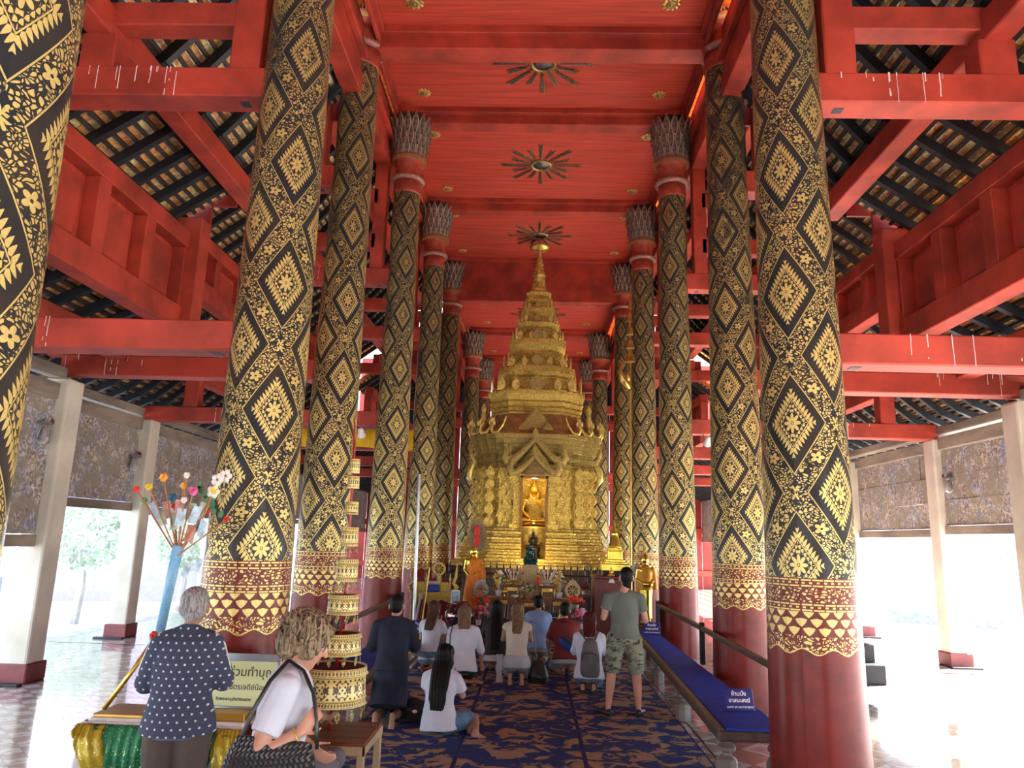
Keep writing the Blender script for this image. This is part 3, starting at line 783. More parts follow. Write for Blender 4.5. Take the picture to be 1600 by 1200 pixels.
def RX(a): return Matrix.Rotation(a,4,'X')
def RZ(a): return Matrix.Rotation(a,4,'Z')
def leafpoly(w,h,n=9,p=1.0):
    L=[];
    for i in range(n+1):
        t=i/n; L.append((w*math.sin(PI*min(1,t*.92+.08))**.7*(1-t**3)+0.0, h*t))
    return [(x,y) for x,y in L]+[(-x,y) for x,y in reversed(L[:-1])]
# ---------------------------------------------------------------- gilded shrine
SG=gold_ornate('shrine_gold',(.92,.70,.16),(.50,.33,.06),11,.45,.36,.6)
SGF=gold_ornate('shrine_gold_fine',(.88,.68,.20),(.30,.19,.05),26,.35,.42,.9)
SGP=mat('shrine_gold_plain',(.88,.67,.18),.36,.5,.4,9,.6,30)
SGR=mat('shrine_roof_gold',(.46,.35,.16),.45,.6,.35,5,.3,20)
CX,CY=.05,21.9
sh=thing('shrine',(CX,CY,0),'tall gilded shrine tower with tiered roof and doorway at the end of the nave','shrine')
q=[(1,.6),(.87,.6),(.87,.74),(.74,.74),(.74,.87),(.6,.87),(.6,1)]
RED_=[]
for k in range(4):
    a=PI/2*k; c,s_=round(math.cos(a)),round(math.sin(a))
    RED_+=[(x*c-y*s_,x*s_+y*c) for x,y in q]
def slab(g,z0,z1,r,notch=None):
    pl=[(x*r,y*r) for x,y in RED_]
    if notch:
        # front edge runs between (-.6,-1) and (.6,-1)
        i=[k for k in range(len(pl)) if abs(pl[k][1]+r)<1e-6]; i=sorted(i,key=lambda k:pl[k][0]); a,b=i[0],i[1]
        seq=pl; out=[]
        for k,p in enumerate(seq):
            out.append(p); nx=seq[(k+1)%len(seq)]
            if abs(p[1]+r)<1e-6 and abs(nx[1]+r)<1e-6:
                s2=1 if nx[0]>p[0] else -1; w,d=notch
                out+=[(-s2*w,-r),(-s2*w,-d),(s2*w,-d),(s2*w,-r)]
        pl=out
    g.prism(pl,(0,0,z0),(1,0,0),(0,1,0),(0,0,z1-z0)); return g
lv=[(0,.9,2.5),(.9,1.05,2.42),(1.05,1.2,2.36),(1.2,1.34,2.28),(1.34,1.44,2.2),(1.44,1.5,2.26),(1.5,1.60,2.1)]
for i,(a,b,r) in enumerate(lv): local(slab(G(),a,b,r),'plinth_step',SG if a>1.3 else mat('shadow_brown_plinth',(.10,.06,.03),.7,0,.5,5,.4,20),sh,bevel=.02)  # lowest steps coloured dark brown for the shadow behind the fence
NT=(.33,.35)
for a,b,r in [(1.60,1.68,2.05),(1.68,1.76,1.98),(1.76,1.82,2.02),(1.82,1.92,1.92),(1.92,1.98,1.96),(1.98,2.06,1.86),(2.06,2.14,1.9),(2.14,2.22,1.8),(2.22,2.30,1.84),(2.30,2.38,1.74)]:
    local(slab(G(),a,b,r,NT),'base_moulding',SG,sh,bevel=.015)
local(slab(G(),2.38,4.02,1.62,NT),'body',SG,sh,bevel=.02)
for a,b,r in [(4.02,4.12,1.66),(4.12,4.2,1.62),(4.2,4.32,1.68),(4.32,4.42,1.64),(4.42,4.54,1.72),(4.54,4.66,1.76),(4.66,4.80,1.81),(4.80,4.93,1.86)]:
    local(slab(G(),a,b,r),'cornice_moulding',SGF,sh,bevel=.015)
def plathe(prof): return G().lathe(prof,poly=RED_)
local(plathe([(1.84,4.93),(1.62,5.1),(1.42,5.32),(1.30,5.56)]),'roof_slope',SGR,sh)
tiers=[(1.26,5.54,[(1.27,5.56),(1.30,5.62),(1.25,5.66),(1.33,5.74),(1.27,5.80),(1.36,5.90),(1.31,5.96),(1.40,6.12),(1.40,6.24)],'A'),
([],0,[(1.02,6.24),(1.02,6.62),(1.08,6.68),(1.04,6.74),(1.12,6.84),(1.10,7.02),(.74,7.06)],'B'),
([],0,[(.66,7.04),(.66,7.34),(.78,7.46),(.74,7.56),(.84,7.70),(.84,7.90),(.6,7.93)],'C'),
([],0,[(.50,7.90),(.50,8.2),(.60,8.28),(.56,8.34),(.66,8.46),(.44,8.5)],'D'),
([],0,[(.42,8.48),(.42,8.72),(.52,8.82),(.53,8.95),(.36,8.98)],'E'),
([],0,[(.36,8.96),(.34,9.12),(.43,9.2),(.42,9.28),(.32,9.32),(.32,9.42),(.38,9.5),(.27,9.58)],'F')]
for _,_,pr,nm in tiers: local(plathe(pr),'roof_tier',SG,sh)
local(G().lathe([(.26,9.56),(.24,9.7),(.17,10.05),(.2,10.1),(.21,10.14),(.15,10.2),(.17,10.24),(.11,10.3),(.15,10.36),(.09,10.44),(.13,10.5),(.08,10.58),(.10,10.63),(.05,10.74),(.06,10.78),(.02,10.95),(.008,11.12)],20),'spire',SGP,sh,smooth=True)
# crown under the ceiling
local(G().lathe([(.02,10.98),(.30,11.02),(.33,11.10),(.26,11.12),(.02,11.06)],24),'spire_crown',GLD,sh,smooth=True)
# antefixes round every tier: one leaf each
def leafobj(w,h,x,y,z,rz,mt=SGP,t=.05,name='antefix'):
    g=G(); g.M=TR((x,y,z))@RZ(rz); g.prism(leafpoly(w,h),(0,t/2,0),(1,0,0),(0,0,1),(0,-t,0)); return local(g,name,mt,sh,bevel=.008)
for r,z,h,n in ((1.36,6.24,.42,6),(1.05,7.02,.34,5),(.80,7.90,.30,4),(.62,8.48,.24,3),(.48,8.95,.2,3)):
    for sx,sy,rz in ((0,-1,0),(-1,0,-PI/2),(1,0,PI/2)):
        for i in range(n):
            t=(i+.5)/n*2-1
            if abs(t)<.25 and n>4: continue
            x=t*r*.88 if sx==0 else sx*r*.93; y=sy*r*.93 if sx==0 else t*r*.88
            leafobj(.09*h/.3,h,x,y,z,rz)
    # central leaf with a small niche figure
    leafobj(h*.55,h*1.15,0,-r*1.0,z,0,SGF,.09,'niche_leaf')
    for s_ in(-1,1):
        local(G().lathe([(.05,0),(.035,.05),(.05,.1),(.03,.16),(.045,.22),(.01,h+.12)],10,(s_*r*.8,-r*.9,z)),'finial',SGP,sh,smooth=True)
# naga finials at the roof corners
def naga(x,y,z,s,sc,rz=0):
    g=G(); g.M=TR((x,y,z))@RZ(rz)@Matrix.Diagonal((s*sc,sc,sc,1))
    g.path([(-.30,0,.46),(-.22,0,.22),(-.08,0,.02),(.06,0,.0),(.10,0,.10),(.07,0,.20),(.12,0,.30)],[.02,.03,.04,.045,.05,.045,.02],8)
    for k,(a,b) in enumerate(((.02,.26),(.08,.34),(.14,.26))): g.prism(leafpoly(.035,.16),(a,.02,b-.06),(1,0,0),(0,0,1),(0,-.04,0))
    return local(g,'naga_finial',SGP,sh,autos=.8)
for s_ in(-1,1):
    naga(s_*1.12,-1.80,4.94,s_,1.0); naga(s_*1.45,-1.6,4.94,s_,1.0); naga(s_*1.72,-1.3,4.94,s_,1.0); naga(s_*1.8,-.9,4.94,s_,1.0,)
    local(G().lathe([(.07,5.1),(.05,5.2),(.09,5.3),(.05,5.42),(.07,5.5),(.05,5.6),(.08,5.72),(.01,5.9)],12,(s_*1.5,-1.0,0)),'corner_urn',SGP,sh,smooth=True)
# front leaf on the roof and pediment of two rearing naga arches over the door
def arch(y,z,w,h,th,d,mt,name):
    g=G(); n=14
    for s_ in(-1,1):
        pts=[];r=[]
        for i in range(n+1):
            t=i/n; x=w*t; zz=h*(1-t**.75)+.10*math.sin(t*PI*2)*h*.4
            pts.append((s_*x,y,z+zz)); r.append(th*(.75+.5*t))
        pts+=[(s_*(w*1.13),y,z-.02),(s_*(w*1.24),y,z+.10),(s_*(w*1.17),y,z+.26),(s_*w*1.26,y,z+.40)]; r+=[th*1.3,th*1.2,th*.9,th*.2]
        g.path(pts,r,8)
        g.prism(leafpoly(.07,.3),(s_*w*1.22,y-.02,z+.22),(1,0,0),(0,0,1),(0,.05,0)); g.prism(leafpoly(.06,.24),(s_*w*1.05,y-.02,z+.2),(1,0,0),(0,0,1),(0,.05,0))
    g.prism(leafpoly(.09,.34),(0,y-.03,z+h-.02),(1,0,0),(0,0,1),(0,.07,0))
    return local(g,name,mt,sh,autos=.7)
arch(-1.86,4.18,.66,.62,.09,.1,SGF,'outer_arch'); arch(-1.92,3.86,.54,.46,.08,.1,SGF,'inner_arch')
g=G(); g.prism([(-.62,0),(.62,0),(.3,.45),(0,.85),(-.3,.45)],(0,-1.84,3.78),(1,0,0),(0,0,1),(0,.22,0)); local(g,'pediment',SGF,sh)
g=G(); g.prism([(-.30,0),(.30,0),(.16,.22),(0,.42),(-.16,.22)],(0,-1.93,3.80),(1,0,0),(0,0,1),(0,.08,0)); local(g,'tympanum',gold_ornate('tympanum_gold',(.6,.42,.16),(.03,.025,.03),30),sh)
g=G(); g.prism(leafpoly(.34,.72),(0,-1.60,5.0),(1,0,0),(0,0,1),(0,.12,0)); local(g,'roof_leaf',SGF,sh,bevel=.02)
for s_ in(-1,1): g=G(); g.prism(leafpoly(.16,.34),(s_*.33,-1.68,4.95),(1,0,0),(0,0,1),(0,.12,0)); local(g,'roof_leaf',SGF,sh,bevel=.02)
# pilasters and door frame
for s_ in(-1,1):
    for a,b,w in((2.38,2.5,.30),(2.5,2.6,.24),(2.6,3.4,.20),(3.4,3.5,.24),(3.5,3.6,.28),(3.6,3.78,.34)):
        g=G(); g.box(s_*(.36),-1.74,a,s_*(.36+w),-1.55,b); local(g,'door_pilaster',SG,sh,bevel=.01)
    g=G(); g.box(s_*.31,-1.80,1.6,s_*.37,-1.4,3.8); local(g,'door_jamb',mat('dark_gilt',(.30,.16,.04),.4,.7,.3),sh)
    for k,(x,y) in enumerate(((1.42,-1.42),(1.62,-1.0),(1.22,-1.6))):
        g=G()
        for i in range(5):
            a=2.4+i*.33; g.prism(leafpoly(.14,.36),(s_*x,y-.02,a),(1,0,0),(0,0,1),(0,.06,0))
        local(g,'corner_wing',SG,sh,bevel=.008)
    g=G(); pts=[(s_*1.66,-1.2,3.5),(s_*1.82,-1.25,3.75),(s_*1.78,-1.25,4.0),(s_*1.68,-1.25,4.15),(s_*1.80,-1.25,4.4),(s_*1.84,-1.25,4.75)]
    g.path(pts,[.03,.09,.10,.07,.06,.03],8); local(g,'corner_bracket',SGP,sh,smooth=True)
local(G().box(-.38,-1.80,3.72,.38,-1.5,3.82),'lintel',mat('dark_gilt',(.30,.16,.04)),sh)
for row in range(6):
    for i in range(9):
        for s_ in(-1,1):
            x=s_*(.62+.115*i); y=-1.63 if abs(x)<.97 else (-1.41 if abs(x)<1.2 else -1.2)
            if abs(x)>1.6: continue
            w=.12; g=G(); z=2.42+row*.26
            g.M=TR((x,y,z)); g.add([(-w/2,0,0),(w/2,0,0),(0,0,.24),(0,-.035,.08)],[(0,1,3),(1,2,3),(2,0,3),(0,2,1)])
            if (i+row)%2==0: local(g,'repousse_scale',SG,sh)
# warm lamp inside the niche
nl=bpy.data.lights.new('niche_lamp','POINT'); nl.energy=18; nl.color=(1,.72,.35); nl.shadow_soft_size=.06
no=bpy.data.objects.new('niche_lamp',nl); COL.objects.link(no); no.location=(CX,CY-1.30,3.62)
nl2=nl.copy(); no2=bpy.data.objects.new('shrine_foot_lamp',nl2); nl2.energy=26; COL.objects.link(no2); no2.location=(CX+.0,CY-2.7,1.62)
# ---------------------------------------------------------------- seated and standing figures in metal
def seated(name,loc,sc,mt,label,robe=None,ped=None,base_h=.3):
    t=thing(name,loc,label,'statue'); g=G()
    loft(g,[((0,0,0.10),.20,.16),((0,0,.2),.19,.14),((0,.0,.36),.15,.11),((0,0,.52),.20,.12),((0,0,.60),.17,.10),((0,0,.65),.06,.06)])
    for s_ in(-1,1):
        limb(g,[(s_*.13,0,.10),(s_*.36,-.20,.09),(-s_*.02,-.30,.10)],[.11,.085,.06])
        limb(g,[(s_*.20,0,.57),(s_*.26,-.02,.36),(s_*(.10 if s_<0 else .27),-.24,.20)],[.07,.055,.04])
        limb(g,[(s_*.085,.0,.79),(s_*.09,.0,.68)],[.022,.026])
    limb(g,[(0,0,.60),(0,0,.76)],[.06,.055]); g.ball((0,-.01,.82),(.085,.095,.115),16,12)
    g.ball((0,-.105,.80),(.014,.018,.03),8,6)
    g.ball((0,.01,.93),(.055,.055,.05)); limb(g,[(0,.01,.95),(0,.01,1.06)],[.03,.008])
    b=blob(g,'body',mt,t,.012,2)
    if robe:
        g=G(); loft(g,[((0,0,0.14),.225,.185),((0,0,.36),.175,.135),((-.03,0,.50),.20,.14),((.05,0,.59),.16,.12)])
        limb(g,[(.20,0,.57),(.27,-.02,.36),(.28,-.22,.22)],[.085,.075,.06]); limb(g,[(-.30,-.18,.11),(.30,-.18,.11)],[.10,.10])
        blob(g,'robe',robe,t,.014,2)
    if ped:
        g=G().lathe([(.50,-.5*base_h/.3),(.5,-.42*base_h/.3),(.42,-.36*base_h/.3),(.38,-.2*base_h/.3),(.44,-.1*base_h/.3),(.46,-.02),(.40,.02)],28); g.v=[(x,y*.75-.06,z) for x,y,z in g.v]
        local(g,'pedestal',ped,t,autos=.6)
    t.scale=(sc,)*3; return t
GB=mat('statue_gold',(.86,.52,.10),.25,.9,.25,3); 
seated('seated_buddha',(CX+.0,CY-.95,2.42),1.25,GB,'large golden seated Buddha inside the shrine doorway',SGF,SGP,.6)
seated('small_buddha',(CX,CY-1.62,1.88),.42,mat('dark_bronze',(.06,.04,.02),.4,.6,.3),'small dark bronze Buddha at the foot of the shrine doorway',None,mat('dark_bronze',(.06,.04,.02)),.5)
EM=mat('jade_green',(.01,.07,.075),.18,.2,.4,8)
seated('jade_buddha',(0,16.6,1.66),.36,EM,'small dark green jade Buddha on the gilded altar stand','' and None,EM,.3)
def standing(name,loc,hgt,rz,mt,robe,label,bowl=True,robe_full=False):
    t=thing(name,loc,label,'statue',None,rz); g=G(); S=hgt/1.75
    g.M=Matrix.Scale(S,4)
    loft(g,[((0,0,.86),.15,.11),((0,0,1.0),.135,.10),((0,0,1.2),.165,.11),((0,0,1.36),.19,.10),((0,0,1.43),.12,.075),((0,0,1.48),.05,.05)])
    for s_ in(-1,1):
        limb(g,[(s_*.085,0,.88),(s_*.09,-.02,.5),(s_*.09,0,.09)],[.10,.065,.045]); limb(g,[(s_*.09,.03,.04),(s_*.10,-.16,.03)],[.04,.035])
        limb(g,[(s_*.19,0,1.37),(s_*.235,.02,1.12),(s_*.10,-.20,1.0)],[.055,.045,.032]); limb(g,[(s_*.08,0,1.66),(s_*.082,0,1.55)],[.018,.022])
    limb(g,[(0,0,1.42),(0,0,1.56)],[.05,.045]); g.ball((0,-.01,1.62),(.078,.09,.105),16,12); g.ball((0,-.10,1.60),(.012,.016,.026),8,6)
    g.ball((0,.01,1.72),(.05,.05,.05)); limb(g,[(0,.01,1.74),(0,.01,1.84)],[.026,.006])
    blob(g,'body',mt,t,.012,2)
    r=G(); r.M=Matrix.Scale(S,4)
    if robe_full:
        loft(r,[((0,.02,.06),.30,.13),((0,0,.5),.24,.14),((0,0,.9),.19,.14),((.02,0,1.2),.20,.14),((.06,0,1.38),.17,.12),((.08,0,1.44),.09,.08)])
        limb(r,[(.17,0,1.38),(.26,.0,1.1),(.28,-.02,.7),(.30,0,.3)],[.08,.09,.09,.05],False,True)
        blob(r,'robe',robe,t,.016,3)
    else:
        loft(r,[((0,0,.84),.19,.14),((0,0,1.0),.165,.13),((.0,0,1.2),.185,.13),((.03,0,1.36),.18,.12),((.06,0,1.42),.11,.09)])
        limb(r,[(.19,0,1.37),(.25,.02,1.12),(.26,0,.86)],[.075,.075,.07],False,True); limb(r,[(-.17,0,1.3),(-.19,.02,1.0),(-.18,0,.72)],[.06,.06,.07],False,True)
        blob(r,'robe',robe,t,.014,3)
        k=G(); k.M=Matrix.Scale(S,4); loft(k,[((0,.0,.12),.17,.11),((0,0,.5),.165,.12),((0,0,.88),.165,.125)]); blob(k,'under_robe',mt,t,.014,2)
    if bowl: 
        b=G(); b.M=Matrix.Scale(S,4)@TR((0,-.22,.99)); b.lathe([(.04,-.08),(.12,-.05),(.15,.02),(.12,.075),(.10,.08)],18); local(b,'bowl',mt,t,smooth=True)
    return t
YG=mat('bright_gold',(.85,.68,.10),.22,.85,.3,5); ORANGE=mat('saffron_cloth',(.78,.24,.015),.7,0,.35,5,.5,18,stretch=(3,3,.7))
AMB=mat('amber_cloth',(.72,.36,.03),.5,.2,.3,5,.5,18)
st1=standing('standing_buddha',(2.36,15.7,.50),1.36,.1,YG,AMB,'golden standing Buddha statue holding a bowl, beside the right handrail')
st1['label']='golden standing Buddha holding an alms bowl beside the right handrail'
standing('robed_buddha',(-1.22,16.3,.55),1.36,-.1,YG,ORANGE,'standing Buddha draped in an orange robe, left of the altar',False,True)
PLW=mat('dark_wood',(.10,.035,.02),.4,0,.4,3,.2,14,stretch=(1,6,1)); BRW=mat('brown_wood',(.22,.08,.035),.38,0,.35,3,.2,14,stretch=(6,1,1))
def plinth(nm,x0,y0,x1,y1,z,label,mt=PLW,cat='pedestal'):
    t=thing(nm,((x0+x1)/2,(y0+y1)/2,0),label,cat); 
    G().box(x0,y0,0,x1,y1,z-.06).to('block',mt,t,bevel=.012); G().box(x0-.03,y0-.03,z-.06,x1+.03,y1+.03,z).to('cap',mt,t,bevel=.012); return t
plinth('statue_plinth',2.12,15.45,2.62,15.95,.50,'dark plinth under the golden statue by the right rail')
plinth('statue_plinth',-1.5,16.0,-.95,16.6,.55,'dark plinth under the orange robed statue')
plinth('cabinet',1.34,15.95,2.0,16.6,1.40,'tall dark red cabinet right of the altar under the small gold chedi',mat('oxblood_wood',(.17,.028,.02),.4,0,.35,4,.3,10),'cabinet')
# fan behind the robed statue
fn=thing('ceremonial_fan',(-1.21,16.95,0),'tall gilt fan with a red centre behind the orange robed statue','fan')
G().path([(-1.21,16.95,0),(-1.21,16.95,1.9)],.018,8).to('staff',GLD,fn)
g=G(); g.prism([(.22*math.cos(a)*(1.0 if math.sin(a)<0 else 1-.25*math.sin(a)),.34*math.sin(a)*(1.15 if math.sin(a)>0 else 1)) for a in [2*PI*k/28 for k in range(28)]],(-1.21,16.93,2.12),(1,0,0),(0,0,1),(0,.04,0)); g.to('fan_blade',gold_ornate('fan_gold',(.5,.40,.22),(.08,.06,.03),40),fn)
g=G(); g.ball((-1.21,16.92,2.24),(.075,.03,.13)); g.ball((-1.21,16.92,2.04),(.075,.03,.14)); g.to('red_centre',mat('vermilion',(.65,.03,.01),.5,0,.2),fn,smooth=True)
# gold chedi
ch=thing('small_chedi',(1.80,16.35,1.40),'small gold bell-shaped chedi on a square base, right of the shrine','chedi')
local(G().box(-.27,-.27,.0,.27,.27,.10),'black_base',DARK,ch); local(G().box(-.29,-.29,.10,.29,.29,.24),'square_base',YG,ch,bevel=.01)
g=G()
for a,b,r in((.24,.28,.22),(.28,.33,.19),(.33,.50,.15),(.50,.53,.17),(.53,.57,.14)): g.box(-r,-r,a,r,r,b)
local(g,'stepped_base',YG,ch,bevel=.008)
local(G().lathe([(.135,.57),(.14,.60),(.12,.62),(.13,.65),(.11,.67),(.115,.70),(.10,.72),(.095,.80),(.06,.86),(.075,.88),(.05,.90),(.06,.93),(.04,.95),(.05,.98),(.03,1.0),(.03,1.05),(.005,1.25)],24),'bell_and_spire',YG,ch,smooth=True)
seated('tiny_buddha',(1.70,16.0,1.40),.17,GB,'tiny figure on a white base on the cabinet edge',None,mat('white_ceramic',(.8,.78,.72),.3),.5)
# silver round fan by the right statue
sf=thing('silver_fan',(2.20,16.1,0),'round silver patterned fan behind the standing man','fan'); G().path([(2.20,16.1,0),(2.20,16.1,1.40)],.014,8).to('staff',LAMPM,sf)
g=G(); g.prism([(.115*math.cos(2*PI*k/24),.135*math.sin(2*PI*k/24)) for k in range(24)],(2.20,16.08,1.52),(1,0,0),(0,0,1),(0,.03,0)); g.to('fan_blade',mat('silver_pattern',(.55,.57,.60),.3,.6,.8,22,.6,40,col2=(.10,.12,.15)),sf,bevel=.01)
# fence before the shrine
fe=thing('iron_fence',(0,18.9,0),'low black iron fence with pointed uprights in front of the shrine','fence'); IR=mat('black_iron',(.015,.014,.014),.45,.6,.3)
for z in(.5,1.22): G().box(-2.5,18.89,z,2.5,18.92,z+.04).to('fence_rail',IR,fe)
for i in range(31):
    x=-2.5+i/6; G().lathe([(.014,0),(.014,1.38),(.024,1.40),(.003,1.52)],8,(x,18.905,0)).to('upright',IR,fe)
# altar
def table(nm,x0,y0,x1,y1,z,label,mt=BRW,trim=GLD,th=.05,apron=.10):
    t=thing(nm,((x0+x1)/2,(y0+y1)/2,0),label,'altar table')
    G().box(x0,y0,z-th,x1,y1,z).to('table_top',mt,t,bevel=.008)
    G().box(x0+.03,y0+.03,z-th-apron,x1-.03,y0+.05,z-th).to('apron',mt,t)
    G().box((x0+x1)/2-.12,y0+.015,z-th-apron*.8,(x0+x1)/2+.12,y0+.03,z-th-.01).to('apron_carving',trim,t)
    for x in(x0+.04,x1-.04):
        for y in(y0+.05,y1-.05):
            l=G().path([(x,y,z-th),(x+(.03 if x<(x0+x1)/2 else -.03),y,z*.6),(x,y,.04),(x,y,0)],[.035,.03,.024,.036],8).to('leg',mt,t)
            if y<(y0+y1)/2: G().path([(x,y-.02,z-th-.01),(x+(.02 if x<(x0+x1)/2 else -.02),y-.03,z-th-.20)],[.035,.012],8).to('leg_scroll',trim,l,smooth=True)
    return t
table('altar_table',-.56,16.5,-.20,16.9,1.13,'small high altar table left of the jade Buddha stand')
table('altar_table',.20,16.5,.56,16.9,1.13,'small high altar table right of the jade Buddha stand')
table('altar_table',-.92,15.95,-.24,16.4,.90,'brown altar table with gilt legs, front left')
table('altar_table',.24,15.95,.98,16.4,.90,'brown altar table with gilt legs, front right')
table('altar_table',-.22,16.0,.22,16.4,.86,'central altar table carrying the white flower bowl')
stn=thing('altar_stand',(0,16.6,0),'stepped gilt stand carrying the jade Buddha','stand'); OCG=gold_ornate('pale_gold_stand',(.85,.68,.36),(.42,.28,.12),34,.2,.5)
for a,b,r0,r1 in((0,.86,.2,.2),(.86,1.0,.16,.20),(1.0,1.12,.24,.15),(1.12,1.22,.13,.13),(1.22,1.34,.19,.24),(1.34,1.40,.15,.15),(1.40,1.56,.22,.18)):
    G().lathe([(r0*1.3,a),(r1*1.3,b)],4,(0,16.6,0),ph=PI/4).to('step',OCG,stn,bevel=.01)
G().ball((.17,16.28,1.2),(.045,.04,.12),10,8).to('red_ribbon',mat('vermilion',(.65,.03,.01)),stn,smooth=True)
WHC=mat('white_ceramic',(.8,.78,.72),.3); LEAF=mat('leaf_green',(.05,.18,.05),.5,0,.5,9); WFL=mat('white_petals',(.85,.84,.78),.6,0,.1)
def bouquet(nm,loc,label,cols,R=.13,H=.2,pot=None,n=16,seed=1,potc=WHC,flat=1.0,fr=.035):
    t=thing(nm,loc,label,'flowers'); rr=random.Random(seed)
    if pot: local(G().lathe([(pot*.65,0),(pot,pot*1.6),(pot*.85,pot*1.55),(pot*.5,pot*.5)],18),'pot',potc,t,autos=.5)
    z0=pot*1.5 if pot else 0
    lf=G()
    for k in range(n):
        a=rr.uniform(0,2*PI); r=rr.uniform(.2,.95)*R; M_=TR((r*math.cos(a),r*math.sin(a)*flat,z0+rr.uniform(.1,.75)*H))@RZ(a)@Matrix.Rotation(rr.uniform(.3,1.2),4,'Y')
        lf.M=M_; lf.prism(leafpoly(R*.22,R*.7),(0,0,0),(0,1,0),(0,0,1),(.003,0,0))
    local(lf,'leaves',LEAF,t)
    for k in range(n):
        a=2.4*k; r=R*math.sqrt((k+.5)/n); z=z0+H*(1-.55*(r/R)**2)+rr.uniform(-.02,.02)
        c=rr.choice(cols); g=G(); x,y=r*math.cos(a),r*math.sin(a)*flat
        g.path([(x*.2,y*.2,z0),(x,y,z)],.004,5)
        for p in range(5):
            b=2*PI*p/5+k; g.ball((x+fr*.55*math.cos(b),y+fr*.55*math.sin(b)*.8,z+fr*.3*math.sin(b*2)),(fr*.62,fr*.55,fr*.4),7,5)
        g.ball((x,y,z+fr*.25),fr*.3,6,5)
        local(g,'flower',c,t,smooth=True)
    return t
YFL=mat('yellow_petals',(.85,.60,.03),.5,0,.2); RFL=mat('red_petals',(.72,.035,.02),.5,0,.3,9); PFL=mat('pink_petals',(.80,.16,.36),.5,0,.4,14); LFL=mat('lilac_petals',(.72,.52,.72),.5,0,.3,14)
bouquet('flower_bowl',(0,16.12,.86),'white flowers in a bowl at the centre of the altar',[WFL,WFL,YFL],.19,.16,.09,18,2,GLDD)
bouquet('flower_vase',(-.66,16.25,.90),'white flowers in a white pot, left side of the altar',[WFL,YFL],.13,.42,.075,16,3)
bouquet('flower_vase',(.62,16.2,.90),'yellow and white flowers in a white pot, right side of the altar',[WFL,YFL,YFL],.13,.42,.075,16,4)
for s_,l in((-1,'left'),(1,'right')):
    t=thing('offering_tray',(s_*.37,16.65,1.13),'gilt tray of tall white lotus buds on the %s high table'%l,'offering')
    local(G().lathe([(.06,0),(.05,.03),(.13,.06),(.14,.09),(.12,.09)],18),'tray',WHC if s_>0 else GLD,t,autos=.6)
    for k in range(9):
        a=2.4*k; r=.02+.035*math.sqrt(k); x,y=r*math.cos(a),r*math.sin(a); H=.42 if k==0 else .22+.06*(k%3); ox,oy=x*1.9,y*1.5
        g=G().path([(x*.5,y*.5,.07),(ox,oy,H)],.008,6); g.ball((ox,oy,H+.02),(.02,.02,.032),8,6); local(g,'lotus_bud',WFL if k else WHC,t,smooth=True)
g=thing('gold_goblet',(-.52,16.05,.90),'little gold goblet on the front left altar table','cup'); local(G().lathe([(.035,0),(.012,.03),(.012,.07),(.04,.09),(.05,.14),(.04,.14)],16),'bowl',YG,g,smooth=True)
g=thing('white_bowl',(-.30,16.03,.90),'small white bowl of greens on the front left altar table','bowl'); local(G().lathe([(.03,0),(.07,.03),(.08,.06),(.07,.06)],16),'bowl_body',WHC,g,smooth=True); local(G().ball((0,0,.06),(.06,.06,.035),10,6),'greens',LEAF,g,smooth=True)
def wheel(nm,loc,R,label,pointed=True,mt=None):
    mt=mt or OCG; t=thing(nm,loc,label,'wheel ornament')
    N=36; out=[];
    for k in range(N):
        a=2*PI*k/N; r=R*(1+.07*(k%2))*(1+(.35*max(0,math.sin(a))**9 if pointed else 0)); out.append((r*math.cos(a),r*math.sin(a)))
    inn=[(.66*R*math.cos(2*PI*k/N),.66*R*math.sin(2*PI*k/N)) for k in range(N)]
    g=G(); d=.035
    for y in(-d/2,d/2):
        g.v+=[(x,y,z) for x,z in out]+[(x,y,z) for x,z in inn]
    for k in range(N):
        k2=(k+1)%N; g.f+=[(k,k2,N+k2,N+k),(2*N+k,3*N+k,3*N+k2,2*N+k2),(k,2*N+k,2*N+k2,k2),(N+k,N+k2,3*N+k2,3*N+k)]
    local(g,'rim',mt,t)
    for k in range(8):
        a=PI/4*k; g=G(); g.path([(.12*R*math.cos(a),0,.12*R*math.sin(a)),(.4*R*math.cos(a),0,.4*R*math.sin(a)),(.68*R*math.cos(a),0,.68*R*math.sin(a))],[.03*R,.09*R,.05*R],8); local(g,'spoke',mt,t,smooth=True)
    local(G().ball((0,0,0),(.17*R,.03,.17*R)),'hub',mt,t,smooth=True)
    return t
def wstand(x,y,z0,lab,col):
    t=plinth('flower_stand',x-.16,y-.14,x+.16,y+.14,z0,lab,PLW,'stand')
wheel('dharma_wheel',(.88,15.7,1.10),.155,'pale gilt wheel of the law behind the orange flowers, right of the altar')
wheel('dharma_wheel',(-.98,15.45,1.08),.15,'silvery wheel of the law above the red flowers, left of the altar',True,MIR)
wstand(.92,15.5,.72,'dark stand under the orange flowers right of the altar',0); wstand(-.98,15.3,.70,'dark stand under the red flowers left of the altar',0)
G().lathe([(.10,0),(.06,.05),(.05,.20),(.02,.23)],14,(.88,15.72,.72)).to('wheel_foot',OCG,bpy.data.objects['dharma_wheel'],smooth=True)
G().lathe([(.10,0),(.06,.05),(.05,.20),(.02,.23)],14,(-.98,15.42,.70)).to('wheel_foot',MIR,bpy.data.objects['dharma_wheel.001'],smooth=True)
bouquet('flower_arrangement',(.92,15.42,.72),'orange red flowers in a silver bowl in front of the right wheel',[RFL,mat('orange_petals',(.80,.14,.04),.5,0,.3)],.15,.15,.08,16,5,LAMPM,.7,.05)
bouquet('flower_arrangement',(-.98,15.22,.70),'mound of red flowers in front of the left wheel',[RFL],.16,.20,.05,22,6,LAMPM,.7,.045)
wstand(-.95,14.7,.48,'low dark stand under the pink flowers, left',0); wstand(1.0,14.8,.46,'low dark stand under the pink and lilac flowers, right',0)
